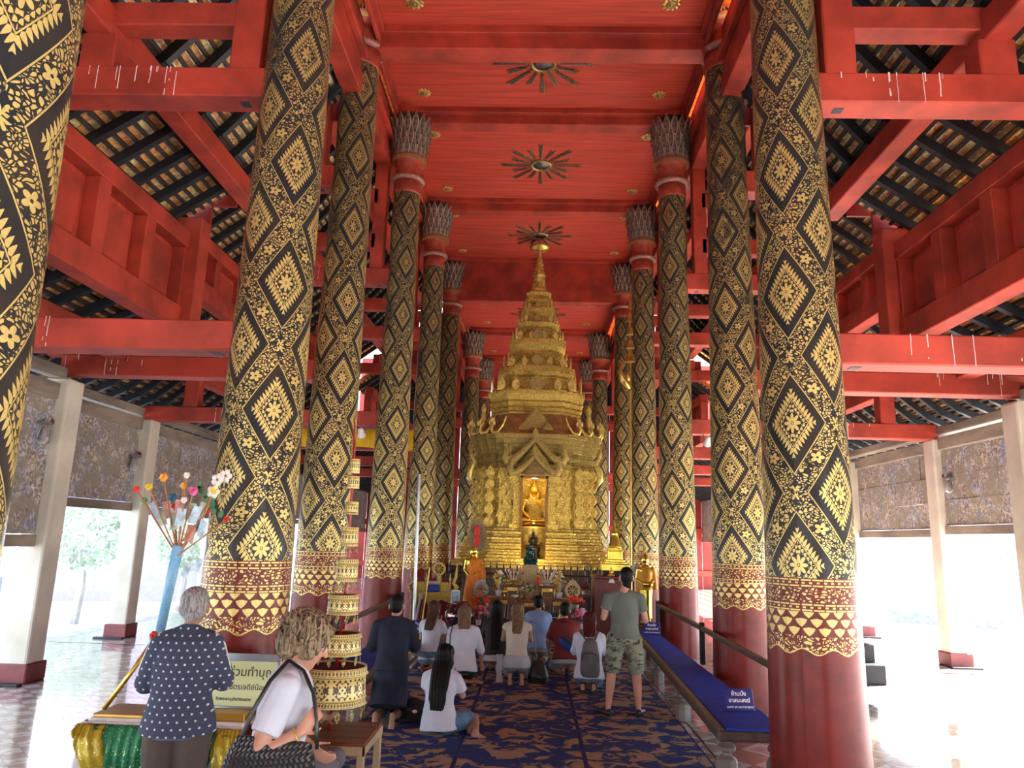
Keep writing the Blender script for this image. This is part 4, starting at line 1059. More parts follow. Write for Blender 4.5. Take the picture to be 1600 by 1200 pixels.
bouquet('flower_arrangement',(-.95,14.65,.48),'round mass of pink flowers near the big alms bowl',[PFL,LFL,RFL],.16,.24,.06,26,7,WHC,.8,.045)
bouquet('flower_arrangement',(1.0,14.75,.46),'pink and lilac artificial flowers right of the man in maroon',[PFL,LFL],.17,.26,.06,26,8,WHC,.8,.045)
bouquet('flower_arrangement',(1.15,16.35,.98),'dim rose and white flowers on the dark back table',[mat('dusky_rose',(.30,.06,.08),.6)],.10,.16,.05,12,9,WHC)
plinth('back_table',.99,16.2,1.28,16.6,.98,'dark narrow back table between altar and red cabinet',PLW,'table')
ab=thing('alms_bowl',(-1.27,14.2,.44),'big polished dark alms bowl on a stand, left of the altar','bowl'); ALM=mat('polished_bowl',(.20,.12,.13),.08,.95,.2)
local(G().lathe([(.10,0),(.20,.07),(.27,.20),(.27,.30),(.20,.42),(.15,.47),(.16,.49),(.13,.49),(.12,.42)],32),'bowl_body',ALM,ab,smooth=True)
local(G().lathe([(.16,-.06),(.12,.02),(.14,.05)],20),'rim_stand',LAMPM,ab)
plinth('bowl_stand',-1.47,14.0,-1.07,14.4,.38,'dark low stand under the big alms bowl',PLW,'stand')
def photo(loc,rx):
    t=thing('photo_frame',loc,'small framed blue and white picture beside the gold throne','picture'); 
    g=G(); g.M=RX(rx); g.box(-.085,-.01,-.0,.085,.01,.25); local(g,'frame',WHC,t)
    g=G(); g.M=RX(rx); g.box(-.07,-.014,.02,.07,-.009,.23); local(g,'picture',mat('picture_blue',(.42,.62,.72),.3,0,.6,9,col2=(.08,.18,.26)),t)
photo((-1.45,15.0,.83),-.1); plinth('picture_stand',-1.56,14.92,-1.34,15.14,.82,'slim dark stand under the framed picture',PLW,'stand')
# gold throne table
th_=thing('throne',(-1.95,15.6,0),'carved yellow gold monk throne with blue cushion and wheel back','throne')
TG=gold_ornate('throne_gold',(.98,.84,.22),(.50,.34,.06),40,.2,.4)
G().box(-2.38,15.35,.92,-1.53,15.85,1.0).to('seat_slab',TG,th_,bevel=.01)
g=G(); g.prism([(-.42,0),(-.42,-.16),(-.36,-.12),(-.2,-.06),(-.10,-.10),(-.06,-.2),(0,-.24),(.06,-.2),(.10,-.10),(.2,-.06),(.36,-.12),(.42,-.16),(.42,0)],(-1.955,15.34,.92),(1,0,0),(0,0,1),(0,.03,0)); g.to('carved_apron',TG,th_)
for x in(-2.35,-1.56):
    for y in(15.39,15.81): G().path([(x,y,.92),(x,y,.5),(x,y,0)],[.04,.028,.035],8).to('leg',TG,th_)
for x in(-2.20,-1.71): G().box(x-.09,15.38,1.0,x+.09,15.44,1.20).to('arm_panel',TG,th_,bevel=.02)
for x in(-2.30,-2.10,-1.81,-1.61): G().lathe([(.025,1.0),(.02,1.22),(.035,1.25),(.02,1.28),(.004,1.38)],10,(x,15.45,0)).to('post',TG,th_,smooth=True)
for s_,x in((-1,-2.38),(1,-1.53)): G().path([(x,15.5,1.0),(x+s_*.05,15.5,1.10),(x-s_*.02,15.5,1.18),(x+s_*.03,15.5,1.30),(x+s_*.05,15.5,1.62)],[.05,.05,.035,.03,.008],8).to('naga_arm',TG,th_,smooth=True)
G().box(-2.09,15.40,1.0,-1.82,15.75,1.13).to('cushion',mat('blue_cushion',(.02,.05,.35),.5),th_,bevel=.03,seg=2)
G().box(-2.09,15.6,1.13,-1.82,15.75,1.2).to('cushion_top',WHC,th_,bevel=.02)
wheel('throne_emblem',(-1.89,15.80,1.44),.135,'yellow gilt wheel emblem on the back of the throne',False,TG)
G().box(-1.93,15.78,1.0,-1.85,15.82,1.34).to('wheel_post',TG,bpy.data.objects['throne_emblem'])
G().box(-2.32,15.86,.3,-1.58,15.9,1.25).to('back_drape',mat('maroon_drape',(.20,.01,.02),.7,0,.3),th_)
# sign boards on black stands in front of the altar
for x,l in((-.05,'left'),(.40,'right')):
    t=thing('notice_board',(x,14.2,0),'black notice board with white lines before the altar, %s of two'%l,'notice board')
    G().box(x-.19,14.19,.42,x+.19,14.22,.80).to('board',DARK,t); 
    for s_ in(-1,1): G().path([(x+s_*.2,14.2,0),(x+s_*.2,14.2,.84)],.010,6).to('leg',LAMPM,t)
    for k in range(5): G().box(x-.12,14.183,.50+.05*k,x+.10-.03*(k%2),14.189,.508+.05*k).to('white_line',WHC,t)
    for s_ in(-1,1):
        g=G(); g.prism([(0,0),(s_*.08,0),(s_*.08,.12)] if s_>0 else [(0,0),(-.08,.12),(-.08,0)],(x+s_*.10,14.18,.67),(1,0,0),(0,0,1),(0,.008,0)); g.to('gilt_corner',GLD,t)
# poles and banner
t=thing('metal_pole',(-2.20,14.75,0),'thin grey metal pole standing by the left column','pole'); G().path([(-2.19,14.75,0),(-2.25,14.75,3.3)],.032,12).to('tube',mat('grey_metal',(.45,.46,.48),.3,.7,.1),t)
for i,(x,lab,mt_) in enumerate(((-2.0,'short grey roll leaning by the left rail end',LAMPM),(-1.93,'wooden pole leaning beside the throne',BRW),(-1.86,'gilt spear leaning beside the throne',GLD))):
    t=thing('leaning_pole',(x-.15,14.75,0),lab,'pole'); G().path([(x-.22,14.75,0),(x-.12,14.98,1.0 if i<2 else 1.5)],[.035 if i<1 else .02,.03 if i<1 else .012],10).to('shaft',mt_,t)
bn=thing('tiered_banner_pole',(2.42,18.5,0),'slim gilt banner pole with tiers and a hanging swan against the right columns','banner pole')
G().path([(2.44,18.5,0),(2.42,18.5,8.5)],.022,8).to('pole',GLD,bn)
for k in range(5): z=8.25-k*.36; G().lathe([(.05+.02*k,z-.2),(.03+.016*k,z),(.01,z+.02)],14,(2.42,18.5,0)).to('tier',GLD,bn,autos=.5)
g=G(); g.path([(2.40,18.45,5.9),(2.25,18.42,6.1),(2.15,18.4,6.35),(2.22,18.4,6.5),(2.12,18.4,6.62)],[.06,.11,.06,.05,.01],8); g.prism(leafpoly(.08,.35),(2.36,18.4,6.1),(1,0,0),(0,0,1),(0,.03,0)); g.to('swan',GLD,bn,smooth=True)
# yellow cloth hung high on the left
t=thing('yellow_cloth',(-4.4,16.5,3.6),'folded bright yellow cloth hanging under the beam on the left','cloth')
g=G(); L=26; vs=[];fs=[]
for i in range(L+1):
    x=-6.7+4.0*i/L; o=.05*math.sin(i*2.1)
    for z in(4.42,3.98-.05*math.sin(i*.6)):
        vs+=[(x,16.5+o,z),(x,16.53+o,z)]
for i in range(L):
    a=i*4; b=a+4; fs+=[(a,b,b+2,a+2),(a+1,a+3,b+3,b+1),(a,a+1,b+1,b),(a+2,b+2,b+3,a+3)]
fs+=[(0,2,3,1),(L*4,L*4+1,L*4+3,L*4+2)]
g.add(vs,fs); g.to('cloth',mat('yellow_cloth',(.85,.52,.01),.7,0,.15),t,smooth=True)
G().path([(-6.8,16.515,4.44),(-2.6,16.515,4.44)],.012,6).to('line',LAMPM,t)
# ---------------------------------------------------------------- benches, rails, signs
BLUE=mat('blue_felt',(.003,.045,.60),.85,0,.25,6); DKW=mat('dark_bench_wood',(.085,.055,.042),.4,0,.4,3,.3,18,stretch=(4,1,1)); NAVY=mat('navy_sign',(.008,.012,.16),.35,0,.1)
WTX=mat('white_lettering',(.9,.9,.9),.5,0,0)
for s_,sn,x0,x1,y0,y1 in((1,'right',1.72,2.42,7.25,14.6),(-1,'left',1.72,2.42,8.9,14.6)):
    # the bench follows the slight taper of the aisle
    t=thing('bench',(s_*2.1,y0,0),'long low dark wood bench topped with blue felt on the %s'%sn,'bench')
    a,b=s_*x0,s_*x1
    if s_>0: ins=(1.76,1.98)
    else: ins=(1.84,1.98)
    def pl(i,y): return ins[0]+(ins[1]-ins[0])*(y-y0)/(y1-y0)+i
    def poly(i0,i1,z,d):
        P=[(s_*pl(i0,y0),y0),(s_*i1,y0),(s_*i1,y1),(s_*pl(i0,y1),y1)]
        if s_<0: P=P[::-1]
        return G().prism(P,(0,0,z),(1,0,0),(0,1,0),(0,0,d))
    poly(0,2.41,.36,.10).to('frame',DKW,t,bevel=.015)
    poly(.07,2.38,.46,.015).to('felt_top',BLUE,t)
    g=G(); e0=Vector((s_*pl(.03,y0),y0,.465)); e1=Vector((s_*pl(.03,y1),y1,.465)); g.bar(e0,e1,.06,.035); g.to('front_edge',DKW,t,bevel=.008)
    for i in range(4):
        y=y0+.12+(y1-y0-.3)*i/3
        for xx in((pl(.10,y)),2.32):
            G().lathe([(.10,0),(.10,.17),(.085,.20),(.045,.225),(.045,.25),(.085,.27),(.085,.30),(.05,.33),(.06,.36)],8,(s_*xx,y,0)).to('leg',mat('grey_turned_leg',(.20,.17,.15),.5,0,.3,6,.3,20),t,autos=.6)
    r=thing('handrail',(s_*2.45,y0,0),'dark brown wooden handrail behind the %s bench'%sn,'rail')
    ya,yb=(7.35,14.9) if s_>0 else (9.3,14.9)
    G().bar((s_*2.46,ya,.93),(s_*2.46,yb,.95),.055,.07).to('rail_bar',DKW,r,bevel=.012)
    for y in((ya+.02,11.0,yb-.1) if s_>0 else (ya+.6,yb-.1)):
        G().box(s_*2.46-.035,y-.035,.46,s_*2.46+.035,y+.035,1.02).to('rail_post',DARK,r,bevel=.006)
    G().box(s_*2.46-.05,ya-.03,.86,s_*2.46+.05,ya+.20,.98).to('rail_end',DKW,r,bevel=.01)
def seatsign(loc,rz,sc,label):
    t=thing('seat_sign',loc,label,'sign','no sitting signs on the benches',rz); t.scale=(sc,)*3
    g=G(); g.M=RX(-.30); g.box(-.19,-.006,0,.19,.006,.27); local(g,'board',NAVY,t,bevel=.004)
    g=G(); g.box(-.19,-.006,-.004,.19,.12,.0); local(g,'foot',NAVY,t)
    base=RX(-.30)@TR((0,-.0075,0))@RX(PI/2)
    for s,zz,sz in(('ห้ามนั่ง',.205,.072),('อาสนะสงฆ์',.125,.068),("DON'T SIT ON THE SEATS",.045,.030)):
        text(s,sz,WTX,t,base@TR((0,zz,0)),bold=.0012 if sz>.05 else .0006)
seatsign((2.17,8.0,.475),.12,.78,'blue no sitting sign at the near end of the right bench, lettered in white')
seatsign((-1.83,12.9,.475),-.1,.9,'blue no sitting sign at the far end of the left bench, lettered in white')
seatsign((2.24,14.1,.475),.0,.8,'blue no sitting sign half hidden behind the man in camouflage shorts')
# carpets
def carpet():
    m,t,b=newmat('blue_and_tan_carpet'); v,x,y,z=coords(t); w=vec(t,x*1.0,y*1.2,z)
    n=tnoise(t,w,3.3,5,.62,.8); n2=tnoise(t,w,9,3,.6)
    tan=mix3(t,n2,(.44,.38,.26),(.23,.19,.13)); blue=mix3(t,n2,(.001,.045,.27),(.001,.022,.14))
    ed=smooth(t,n,.505,.525); e2=(n-.515).abs().lt(.012)
    c=mix3(t,ed,blue,tan); c=mix3(t,e2*.6,c,(.10,.08,.08)); setc(t,b,c); b.inputs['Roughness'].default_value=.9; bump(t,b,n2,.4,.01); return m
CP=carpet(); CB=mat('carpet_binding',(.006,.018,.20),.8,0,.2)
for x0,x1,l in((-1.86,-.655,'left'),(-.65,.605,'middle'),(.61,1.86,'right')):
    t=thing('carpet',((x0+x1)/2,9,0),'%s strip of blue carpet with tan camouflage pattern'%l,'carpet'); G().box(x0+.02,1.0,0,x1-.02,15.8,.006).to('pile',CP,t)
    for x in(x0,x1-.02): G().box(x,1.0,0,x+.02,15.8,.007).to('binding',CB,t)
# ---------------------------------------------------------------- left foreground: umbrella, stool, table, money tree
LG=gold_ornate('pierced_gold',(.97,.86,.36),(.25,.16,.05),30,.15,.42,1.0)
def pierced():
    m,t,b=newmat('pierced_gold_band'); uvn=t.nodes.new('ShaderNodeUVMap'); sp=t.nodes.new('ShaderNodeSeparateXYZ'); t.links.new(uvn.outputs[0],sp.inputs[0]); U=X(t,sp.outputs[0]);V=X(t,sp.outputs[1])
    u=(U.fract()-.5); v=(V.fract()-.5); r=(u*u+v*v).sqrt(); a=v.atan2(u)
    hole=((a*6).cos()*.05+.33-r).abs().lt(.022)+(r-.05).lt(0.0)+(((u*6).sin()*(v*5+1.57).sin()).abs().gt(.80))*1.0+((((u*4).fract()-.5).abs()+((v*4).fract()-.5).abs()).lt(.26))
    ed=((U*2).fract()-.5); ed2=((V*2).fract()-.5); hole=hole+((ed*ed+ed2*ed2).sqrt()).lt(.10)
    h=hole.min(1.0); setc(t,b,mix3(t,h,(.97,.86,.36),(.10,.06,.02))); setv(t,b,'Metallic',(1-h)*.15); b.inputs['Roughness'].default_value=.36; bump(t,b,1-h,.6,.01); return m
PG=pierced(); MAR=mat('dark_red_velvet',(.16,.005,.008),.8,0,.2)
um=thing('tiered_umbrella',(-1.64,6.7,.46),'tall nine-tiered pierced gold umbrella on a red pole','ceremonial umbrella')
def drum(parent,r,z0,z1,n=48,rep=None):
    g=G(); vs=[];uv=[];fs=[]; H=z1-z0; rep=rep or max(8,int(2*PI*r/H+.5))
    lv=[(r*1.03,z0),(r*1.0,z0+.12*H),(r*.985,z0+.5*H),(r*.97,z1)]
    for rr_,z in lv:
        for k in range(n+1): a=2*PI*k/n; vs.append((rr_*math.cos(a),rr_*math.sin(a),z)); uv.append((rep*k/n,(z-z0)/H))
    for rr_,z in reversed(lv):
        for k in range(n+1): a=2*PI*k/n; vs.append(((rr_-.006)*math.cos(a),(rr_-.006)*math.sin(a),z)); uv.append((rep*k/n,(z-z0)/H))
    L=len(lv)*2
    for i in range(L-1):
        for k in range(n): fs.append((i*(n+1)+k,i*(n+1)+k+1,(i+1)*(n+1)+k+1,(i+1)*(n+1)+k))
    for k in range(n): fs.append(((L-1)*(n+1)+k,(L-1)*(n+1)+k+1,k+1,k))
    m=bpy.data.meshes.new('gold_band'); m.from_pydata(vs,[],fs); l=m.uv_layers.new(name='UVMap')
    for p in m.polygons:
        p.use_smooth=True
        for li in p.loop_indices: l.data[li].uv=uv[m.loops[li].vertex_index]
    m.materials.append(PG); o=bpy.data.objects.new('gold_band',m); COL.objects.link(o); o.parent=parent; return o
local(G().path([(0,0,0),(.06,0,1.3),(.04,0,2.2),(.02,0,2.72)],[.012,.012,.011,.003],10),'pole',mat('red_lacquer_pole',(.45,.01,.01),.3),um,smooth=True)
from_px=[(.268,.46,.80),(.20,.93,1.18),(.155,1.28,1.46),(.125,1.55,1.70),(.105,1.79,1.93),(.085,2.0,2.13),(.065,2.19,2.31),(.052,2.36,2.46),(.040,2.50,2.58)]
def zz(y,z=6.7): # height on the umbrella axis for a picture row, worked out once with the camera numbers
    return 2.1+z*math.tan(math.atan((600-y)/1156.35)+.2059)-.46
bands=[(1100,1036,48),(1023,984,33.5),(960,924,23),(908,868,17),(853,818,13.5),(803,778,10.5),(762,738,9),(738,711,8)]
for i,(yb,yt,hw) in enumerate(bands):
    z0,z1=zz(yb+8),zz(yt+13); r=hw/1156.35*6.62; xo=.055*min(1,z0/1.3)
    t_=None
    H=z1-z0
    segs=((0,.17,None),(.17,.78,None),(.80,1,None)) if i<6 else ((0,1,None),)
    for a,b,_ in segs:
        d=drum(um,r*(1.0 if a==.17 else 1.02),z0+H*a,z0+H*b); d.location=(xo,0,0)
    if i<6:
        for zf in(.17,.79):
            g=G().lathe([(r*1.0,-.006),(r*1.035,0),(r*1.0,.006)],40,(xo,0,z0+H*zf)); local(g,'hoop',GLD,um)
    local(G().lathe([(r*.96,z1-.015),(r*.9,z1-.01),(.012,z1-.02)],36,(xo,0,0)),'velvet_top',MAR,um)
    if i<5:
        npd=14 if i==0 else 10
        for k in range(npd):
            a=2*PI*k/npd+.2; g=G(); s2=1.0 if i==0 else .8-.08*i
            g.M=TR((xo+r*math.cos(a),r*math.sin(a),z0-.012))@RZ(a+PI/2)@Matrix.Scale(s2,4)
            g.prism([(0,0),(.008,-.02),(.024,-.045),(.02,-.07),(0,-.10),(-.02,-.07),(-.024,-.045),(-.008,-.02)][::-1],(0,.004,0),(1,0,0),(0,0,1),(0,-.008,0)); local(g,'leaf_pendant',LG,um)
st=thing('wooden_stool',(-1.5,6.7,0),'plain wooden stool with reddish brown top, front centre','stool')
PINE=mat('pale_pine',(.55,.42,.24),.5,0,.25,3,.2,20,stretch=(1,1,.3)); RBW=mat('reddish_plank',(.24,.085,.035),.35,0,.3,2,.15,16,stretch=(.4,5,1))
x0,x1,y0,y1=-1.88,-1.25,6.33,7.07
for i in range(4): G().box(x0+.01,y0+.01+(y1-y0-.02)/4*i+.002,.437,x1-.01,y0+.01+(y1-y0-.02)/4*(i+1)-.002,.46).to('top_plank',RBW,st,bevel=.003)
for a in((x0,y0,x1,y0+.02),(x0,y1-.02,x1,y1),(x0,y0,x0+.02,y1),(x1-.02,y0,x1,y1)): G().box(a[0],a[1],.37,a[2],a[3],.437 if a[0]<a[2] else .437).to('apron',PINE,st,bevel=.003)
for x in(x0+.035,x1-.035):
    for y in(y0+.035,y1-.035): G().box(x-.03,y-.03,0,x+.03,y+.03,.437).to('leg',PINE,st,bevel=.006)
# offering table with draped cloth
tb=thing('offering_table',(-2.55,5.85,0),'cloth covered offering table with white skirt behind the woman in polka dots','table')
TX0,TX1,TY0,TY1=-3.13,-1.98,5.62,6.08
G().box(TX0,TY0,.70,TX1,TY1,.75).to('table_top',WHC,tb,bevel=.02)
def drape(nm,x0,x1,y,zt,sag,amp,mt,parent,n=40,rows=10,fold=.05,side=None):
    g=G(); vs=[];fs=[]
    for j in range(rows+1):
        v=j/rows
        for i in range(n+1):
            u=i/n; z=zt-sag(u)*v; f=amp*math.sin(u*n*fold*2*PI+v*1.5)*(.35+v)+.05*math.sin(v*PI)*(1 if amp<.05 else .6)
            vs.append((x0+(x1-x0)*u,y-.015-f-.02*v,z) if side is None else (side,y+(u)*.46,z))
    W_=n+1
    for j in range(rows):
        for i in range(n): a=j*W_+i; fs.append((a,a+1,a+W_+1,a+W_))
    g.add(vs,fs); o=g.to(nm,mt,parent,smooth=True); s=o.modifiers.new('t','SOLIDIFY'); s.thickness=.004; return o
LIN=mat('white_linen',(.82,.84,.88),.8,0,.08,5)
drape('skirt',TX0-.02,TX1+.02,TY0,.73,lambda u:.72,.018,LIN,tb,60,8,.2)
G().box(TX0-.02,TY0,0.02,TX0-.005,TY1,.73).to('side_skirt',LIN,tb)
def lame(name,c,c2):
    m,t,b=newmat(name); v,x,y,z=coords(t); sp=tvor(t,v,55,'F1',1); n=tnoise(t,v,14,3,.6)
    setc(t,b,mix3(t,sp.lt(.20),mix3(t,n,c,tuple(q*.5 for q in c)),c2)); setv(t,b,'Metallic',sp.lt(.2)*.7+.15); b.inputs['Roughness'].default_value=.42; bump(t,b,n,.5,.02); return m
GRN=lame('green_gold_gauze',(.02,.30,.13),(.85,.75,.25)); YEL=lame('yellow_gold_gauze',(.72,.55,.04),(.95,.88,.45))
def swag(x0,x1,mt,dep,lab):
    o=drape('swag',x0,x1,TY0-.03,.72,lambda u:.06+dep*math.sin(PI*u)**.7,.022,mt,None,36,12,.22); o.name='swag'; put(o,tb)
swag(TX0-.03,TX0+.18,YEL,.20,0);swag(TX0+.10,TX0+.62,GRN,.30,0); swag(TX0+.52,TX0+.70,YEL,.30,0); swag(TX1-.40,TX1-.16,GRN,.26,0); swag(TX1-.20,TX1+.02,YEL,.34,0)
def knotcloth(x,z0,w,h):
    g=G(); loft(g,[((x,TY0-.07,z0),.05,.03),((x-.02,TY0-.09,z0-.06),w*.75,.06),((x+.01,TY0-.09,z0-h*.5),w,.07),((x+.02,TY0-.07,z0-h),w*.6,.03)],n=18)
    o=blob(g,'gathered_cloth',YEL,tb,.012,2,disp=lambda c:.012*math.sin(c.x*90+c.z*25)); o.matrix_parent_inverse=tb.matrix_basis.inverted()
knotcloth(TX0+.12,.70,.10,.34); knotcloth(TX1-.10,.68,.08,.30)
GBD=mat('gold_board',(.55,.30,.05),.3,.5,.3,4)
gb=thing('gold_tray_board',(-2.8,5.83,.75),'flat golden board lying on the offering table','tray')
G().box(-3.10,5.64,.751,-2.55,5.98,.775).to('board',GBD,gb,bevel=.004)
gb=thing('gold_tray_board',(-2.1,5.83,.75),'long golden board under the framed donation sign','tray')
G().box(-2.53,5.66,.751,-2.0,5.96,.80).to('board',GBD,gb,bevel=.004)
# framed donation sign
sg=thing('donation_sign',(-2.17,5.86,.80),'framed cream sign with lines of Thai script on the offering table','sign')
tilt=-.10
def sl(a,b,c,d,e,f,nm,mt,bv=.003): g=G(); g.M=RX(tilt); g.box(a,b,c,d,e,f); return local(g,nm,mt,sg,bevel=bv)
SILV=mat('silver_frame',(.42,.46,.50),.3,.6,.1)
sl(-.32,-.01,.0,.32,.012,.36,'board',mat('cream_paper',(.72,.80,.42),.5,0,.08,1)); 
sl(-.335,-.02,.33,.335,.0,.385,'frame_top',SILV); sl(-.335,-.02,-.01,.335,.0,.012,'frame_bottom',SILV); sl(-.335,-.02,0,-.31,.0,.36,'frame_side',SILV); sl(.31,-.02,0,.335,.0,.36,'frame_side',SILV)
BTX=mat('dark_lettering',(.06,.07,.05),.6,0,0)
for s,z,sz in(('ขอเชิญร่วมทำบุญ',.25,.085),('ถวายยอดฉัตรเจดีย์น้อย',.145,.052),('วัดพระธาตุลำปางหลวง',.06,.03)):
    text(s,sz,BTX,sg,RX(tilt)@TR((0,-.0115,z))@RX(PI/2),bold=.0006)
# money tree leaning over the table
mt_=thing('money_tree',(-2.95,5.8,.776),'leaning blue money tree stuck with banknotes and paper flowers on sticks','money tree')
def G_(z): return Vector(z)
B0=(-2.90,5.86,.79); 
G().path([(-3.06,5.70,.79),(-2.93,5.8,1.05),(-2.80,5.85,1.30)],.018,8).to('gold_leg',GLD,mt_,smooth=True); G().path([(-2.72,5.90,.79),(-2.74,5.88,1.1),(-2.79,5.86,1.30)],.018,8).to('gold_leg',GLD,mt_,smooth=True); G().path([(-2.62,5.74,.79),(-2.72,5.82,1.1),(-2.78,5.85,1.28)],.018,8).to('gold_leg',GLD,mt_,smooth=True)
def stem_m():
    m,t,b=newmat('blue_dotted_wrap'); v,x,y,z=coords(t); d=tvor(t,v,45,'F1',.3); setc(t,b,mix3(t,d.lt(.16),mix3(t,tnoise(t,v,9,2),(.10,.38,.66),(.32,.58,.78)),(.02,.05,.10))); b.inputs['Roughness'].default_value=.4; return m
top=Vector((-2.60,5.6,1.98))
G().path([(-2.79,5.85,1.26),(-2.71,5.75,1.6),top],[.034,.036,.04],12).to('stem',stem_m(),mt_,smooth=True)
STK=mat('brown_stick',(.42,.17,.06),.6,0,.2); cols=[RFL,mat('green_ball',(.05,.42,.12),.3),YFL,mat('teal_ball',(.03,.22,.30),.3),RFL,mat('orange_ball',(.8,.35,.05),.4),WFL,PFL]
NOTE=[mat('banknote_blue',(.55,.72,.82),.6,0,.4,18),mat('banknote_green',(.45,.62,.48),.6,0,.4,18),mat('banknote_red',(.65,.35,.28),.6,0,.4,18)]
rr=random.Random(4)
tips=[(-.36,.40),(-.31,.32),(-.24,.42),(-.15,.35),(-.10,.28),(-.02,.44),(.04,.33),(.10,.40),(.16,.27),(.20,.36),(.26,.41),(.12,.14),(.32,.20),(-.20,.50),(.0,.52)]
for i,(dx,dz) in enumerate(tips):
    e=top+Vector((dx*.95,rr.uniform(-.12,.12),dz)); s=G().path([top-Vector((0,0,.08)),e],.006,6).to('stick',STK,mt_)
    c=cols[i%len(cols)]; g=G(); rad=rr.uniform(.020,.034)
    for p in range(6): b=PI/3*p; g.ball(e+Vector((rad*.6*math.cos(b),rad*.3*math.sin(b*2),rad*.6*math.sin(b))),rad*.6,7,5)
    g.to('paper_flower',c,mt_,smooth=True)
for i in range(13):
    a,b=tips[i]; m_=top+Vector((a*.6,rr.uniform(-.08,.08),b*.62)); g=G(); g.cbox(m_,(.065,.003,.13),rr.uniform(-.6,.6),rr.uniform(-.3,.3),a*1.3); g.to('banknote',NOTE[i%3],mt_)
for z,x in((1.80,-2.52),(1.84,-2.44)): g=G(); g.cbox((x,5.6,z),(.05,.003,.10),.2,0,.3); g.to('banknote',NOTE[0],mt_)
for k,(x,z) in enumerate(((-2.34,2.47),(-2.28,2.50),(-2.36,2.38))):
    g=G()
    for p in range(5): g.ball((x+.03*math.cos(p*1.26),5.55,z+.03*math.sin(p*1.26)),(.022,.012,.022),7,5)
    g.to('white_blossom',WFL,mt_,smooth=True)
for k in range(7): x,z=(-2.48+.03*k,2.40-.035*k); g=G(); g.M=TR((x,5.56,z))@Matrix.Rotation(rr.uniform(-1,1),4,'Y'); g.prism(leafpoly(.022,.07),(0,0,0),(1,0,0),(0,0,1),(0,.003,0)); g.to('leaf',LEAF,mt_)
G().path([top,(-2.42,5.56,2.2),(-2.34,5.55,2.45)],.006,6).to('stick',STK,mt_)
g=G(); [g.ball((-2.80+.02*math.cos(p),5.80,1.30+.02*math.sin(p)),.018,7,5) for p in range(6)]; g.to('paper_flower',RFL,mt_,smooth=True)
# small black steps, post and offerings seen past the thick right column
t=thing('dark_steps',(4.2,11.8,0),'dark stepped stand with a tiny gilt ornament beyond the right column','stand'); x=5.35;y=12.9
G().box(x-.35,y-.3,0,x+.35,y+.3,.30).to('step',DARK,t,bevel=.01); G().box(x-.35,y-.05,.30,x+.30,y+.3,.58).to('step',DARK,t,bevel=.01)
G().lathe([(.06,.58),(.04,.62),(.06,.68),(.02,.78)],12,(x-.2,y+.1,0)).to('ornament',GLD,t,smooth=True)
t=thing('dark_post',(4.78,12.7,0),'thin dark upright post just right of the thick column','post'); G().box(4.84,12.68,0,4.92,12.76,1.5).to('post_shaft',DARK,t); G().box(4.74,12.5,0,4.97,12.95,.06).to('foot',DARK,t)
# ---------------------------------------------------------------- outside
def house(nm,x,y,w,d,h,label,wall,roofm,rz,wins=3):
    t=thing(nm,(x,y,-.75),label,'building',None,rz)
    local(G().box(-w/2,-d/2,0,w/2,d/2,h),'wall',wall,t)
    g=G(); g.prism([(-w/2-.8,0),(w/2+.8,0),(0,w*.45)],(0,-d/2-.6,h-.1),(1,0,0),(0,0,1),(0,d+1.2,0)); local(g,'roof',roofm,t)
    for i in range(wins):
        for side in(-1,1):
            yy=-d/2+d*(i+.5)/wins; g=G(); g.box(side*(w/2-.02),yy-.5,1.2,side*(w/2+.06),yy+.5,2.9); f=local(g,'window',mat('window_frame',(.35,.33,.42),.6),t)
            g=G(); g.box(side*(w/2+.055),yy-.42,1.28,side*(w/2+.075),yy+.42,2.82); q_=local(g,'pane',mat('dark_pane',(.05,.06,.12),.1),f); 
    return t
PW=mat('pale_wall',(.80,.76,.78),.8,0,.08); PR=mat('pale_roof',(.50,.44,.46),.8,0,.2,3)
house('temple_hall',26,38,8,14,3.6,'pale temple hall with grey gable roof outside on the right',PW,PR,.1)
house('shop_pavilion',17.5,33,4,5,2.9,'small pale pavilion seen through the right opening',mat('pavilion_wall',(.30,.34,.40),.6),PR,-.5,2)
house('lavender_building',-17,34,7,9,4.4,'lavender grey building outside behind the money tree',mat('lavender_wall',(.52,.48,.62),.8,0,.1),PR,.3)
house('dark_building',-20,22,5,7,4.6,'dark windowed building outside on the far left',mat('bluish_wall',(.40,.40,.55),.8,0,.1),PR,.2)
def tree(x,y,h,label,seed):
    t=thing('tree',(x,y,-.75),label,'tree'); rr=random.Random(seed)
    local(G().path([(0,0,0),(.1,0,h*.3),(0,.1,h*.6)],[.16,.11,.06],8),'trunk',mat('pale_trunk',(.55,.50,.45),.8),t)
    for k in range(5): a=rr.uniform(0,6.3); local(G().path([(0,0,h*.45),(math.cos(a)*h*.2,math.sin(a)*h*.2,h*.72)],[.05,.02],6),'branch',mat('pale_trunk',(.55,.50,.45)),t)
    g=G()
    for k in range(1400):
        v=Vector((rr.gauss(0,1),rr.gauss(0,1),rr.gauss(0,1))).normalized()*rr.uniform(.5,1)**.5
        c=Vector((v.x*h*.32,v.y*h*.32,h*.72+v.z*h*.3)); g.M=TR(c)@Matrix.Rotation(rr.uniform(0,6),4,(rr.random(),rr.random(),rr.random()+.1))
        g.add([(0,-.05,0),(.11,0,.02),(0,.05,0),(-.11,0,.02)],[(0,1,2,3)])
    g.M=None; f=local(g,'foliage',mat('pale_foliage',(.72,.82,.62),.6,0,.4,3),t); f['kind']='stuff'
tree(-13.5,22.5,3.6,'pale green leafy tree outside between the left pillars',3); tree(-12.5,27,3.2,'sunlit shrub-like tree outside behind the money tree stem',4)
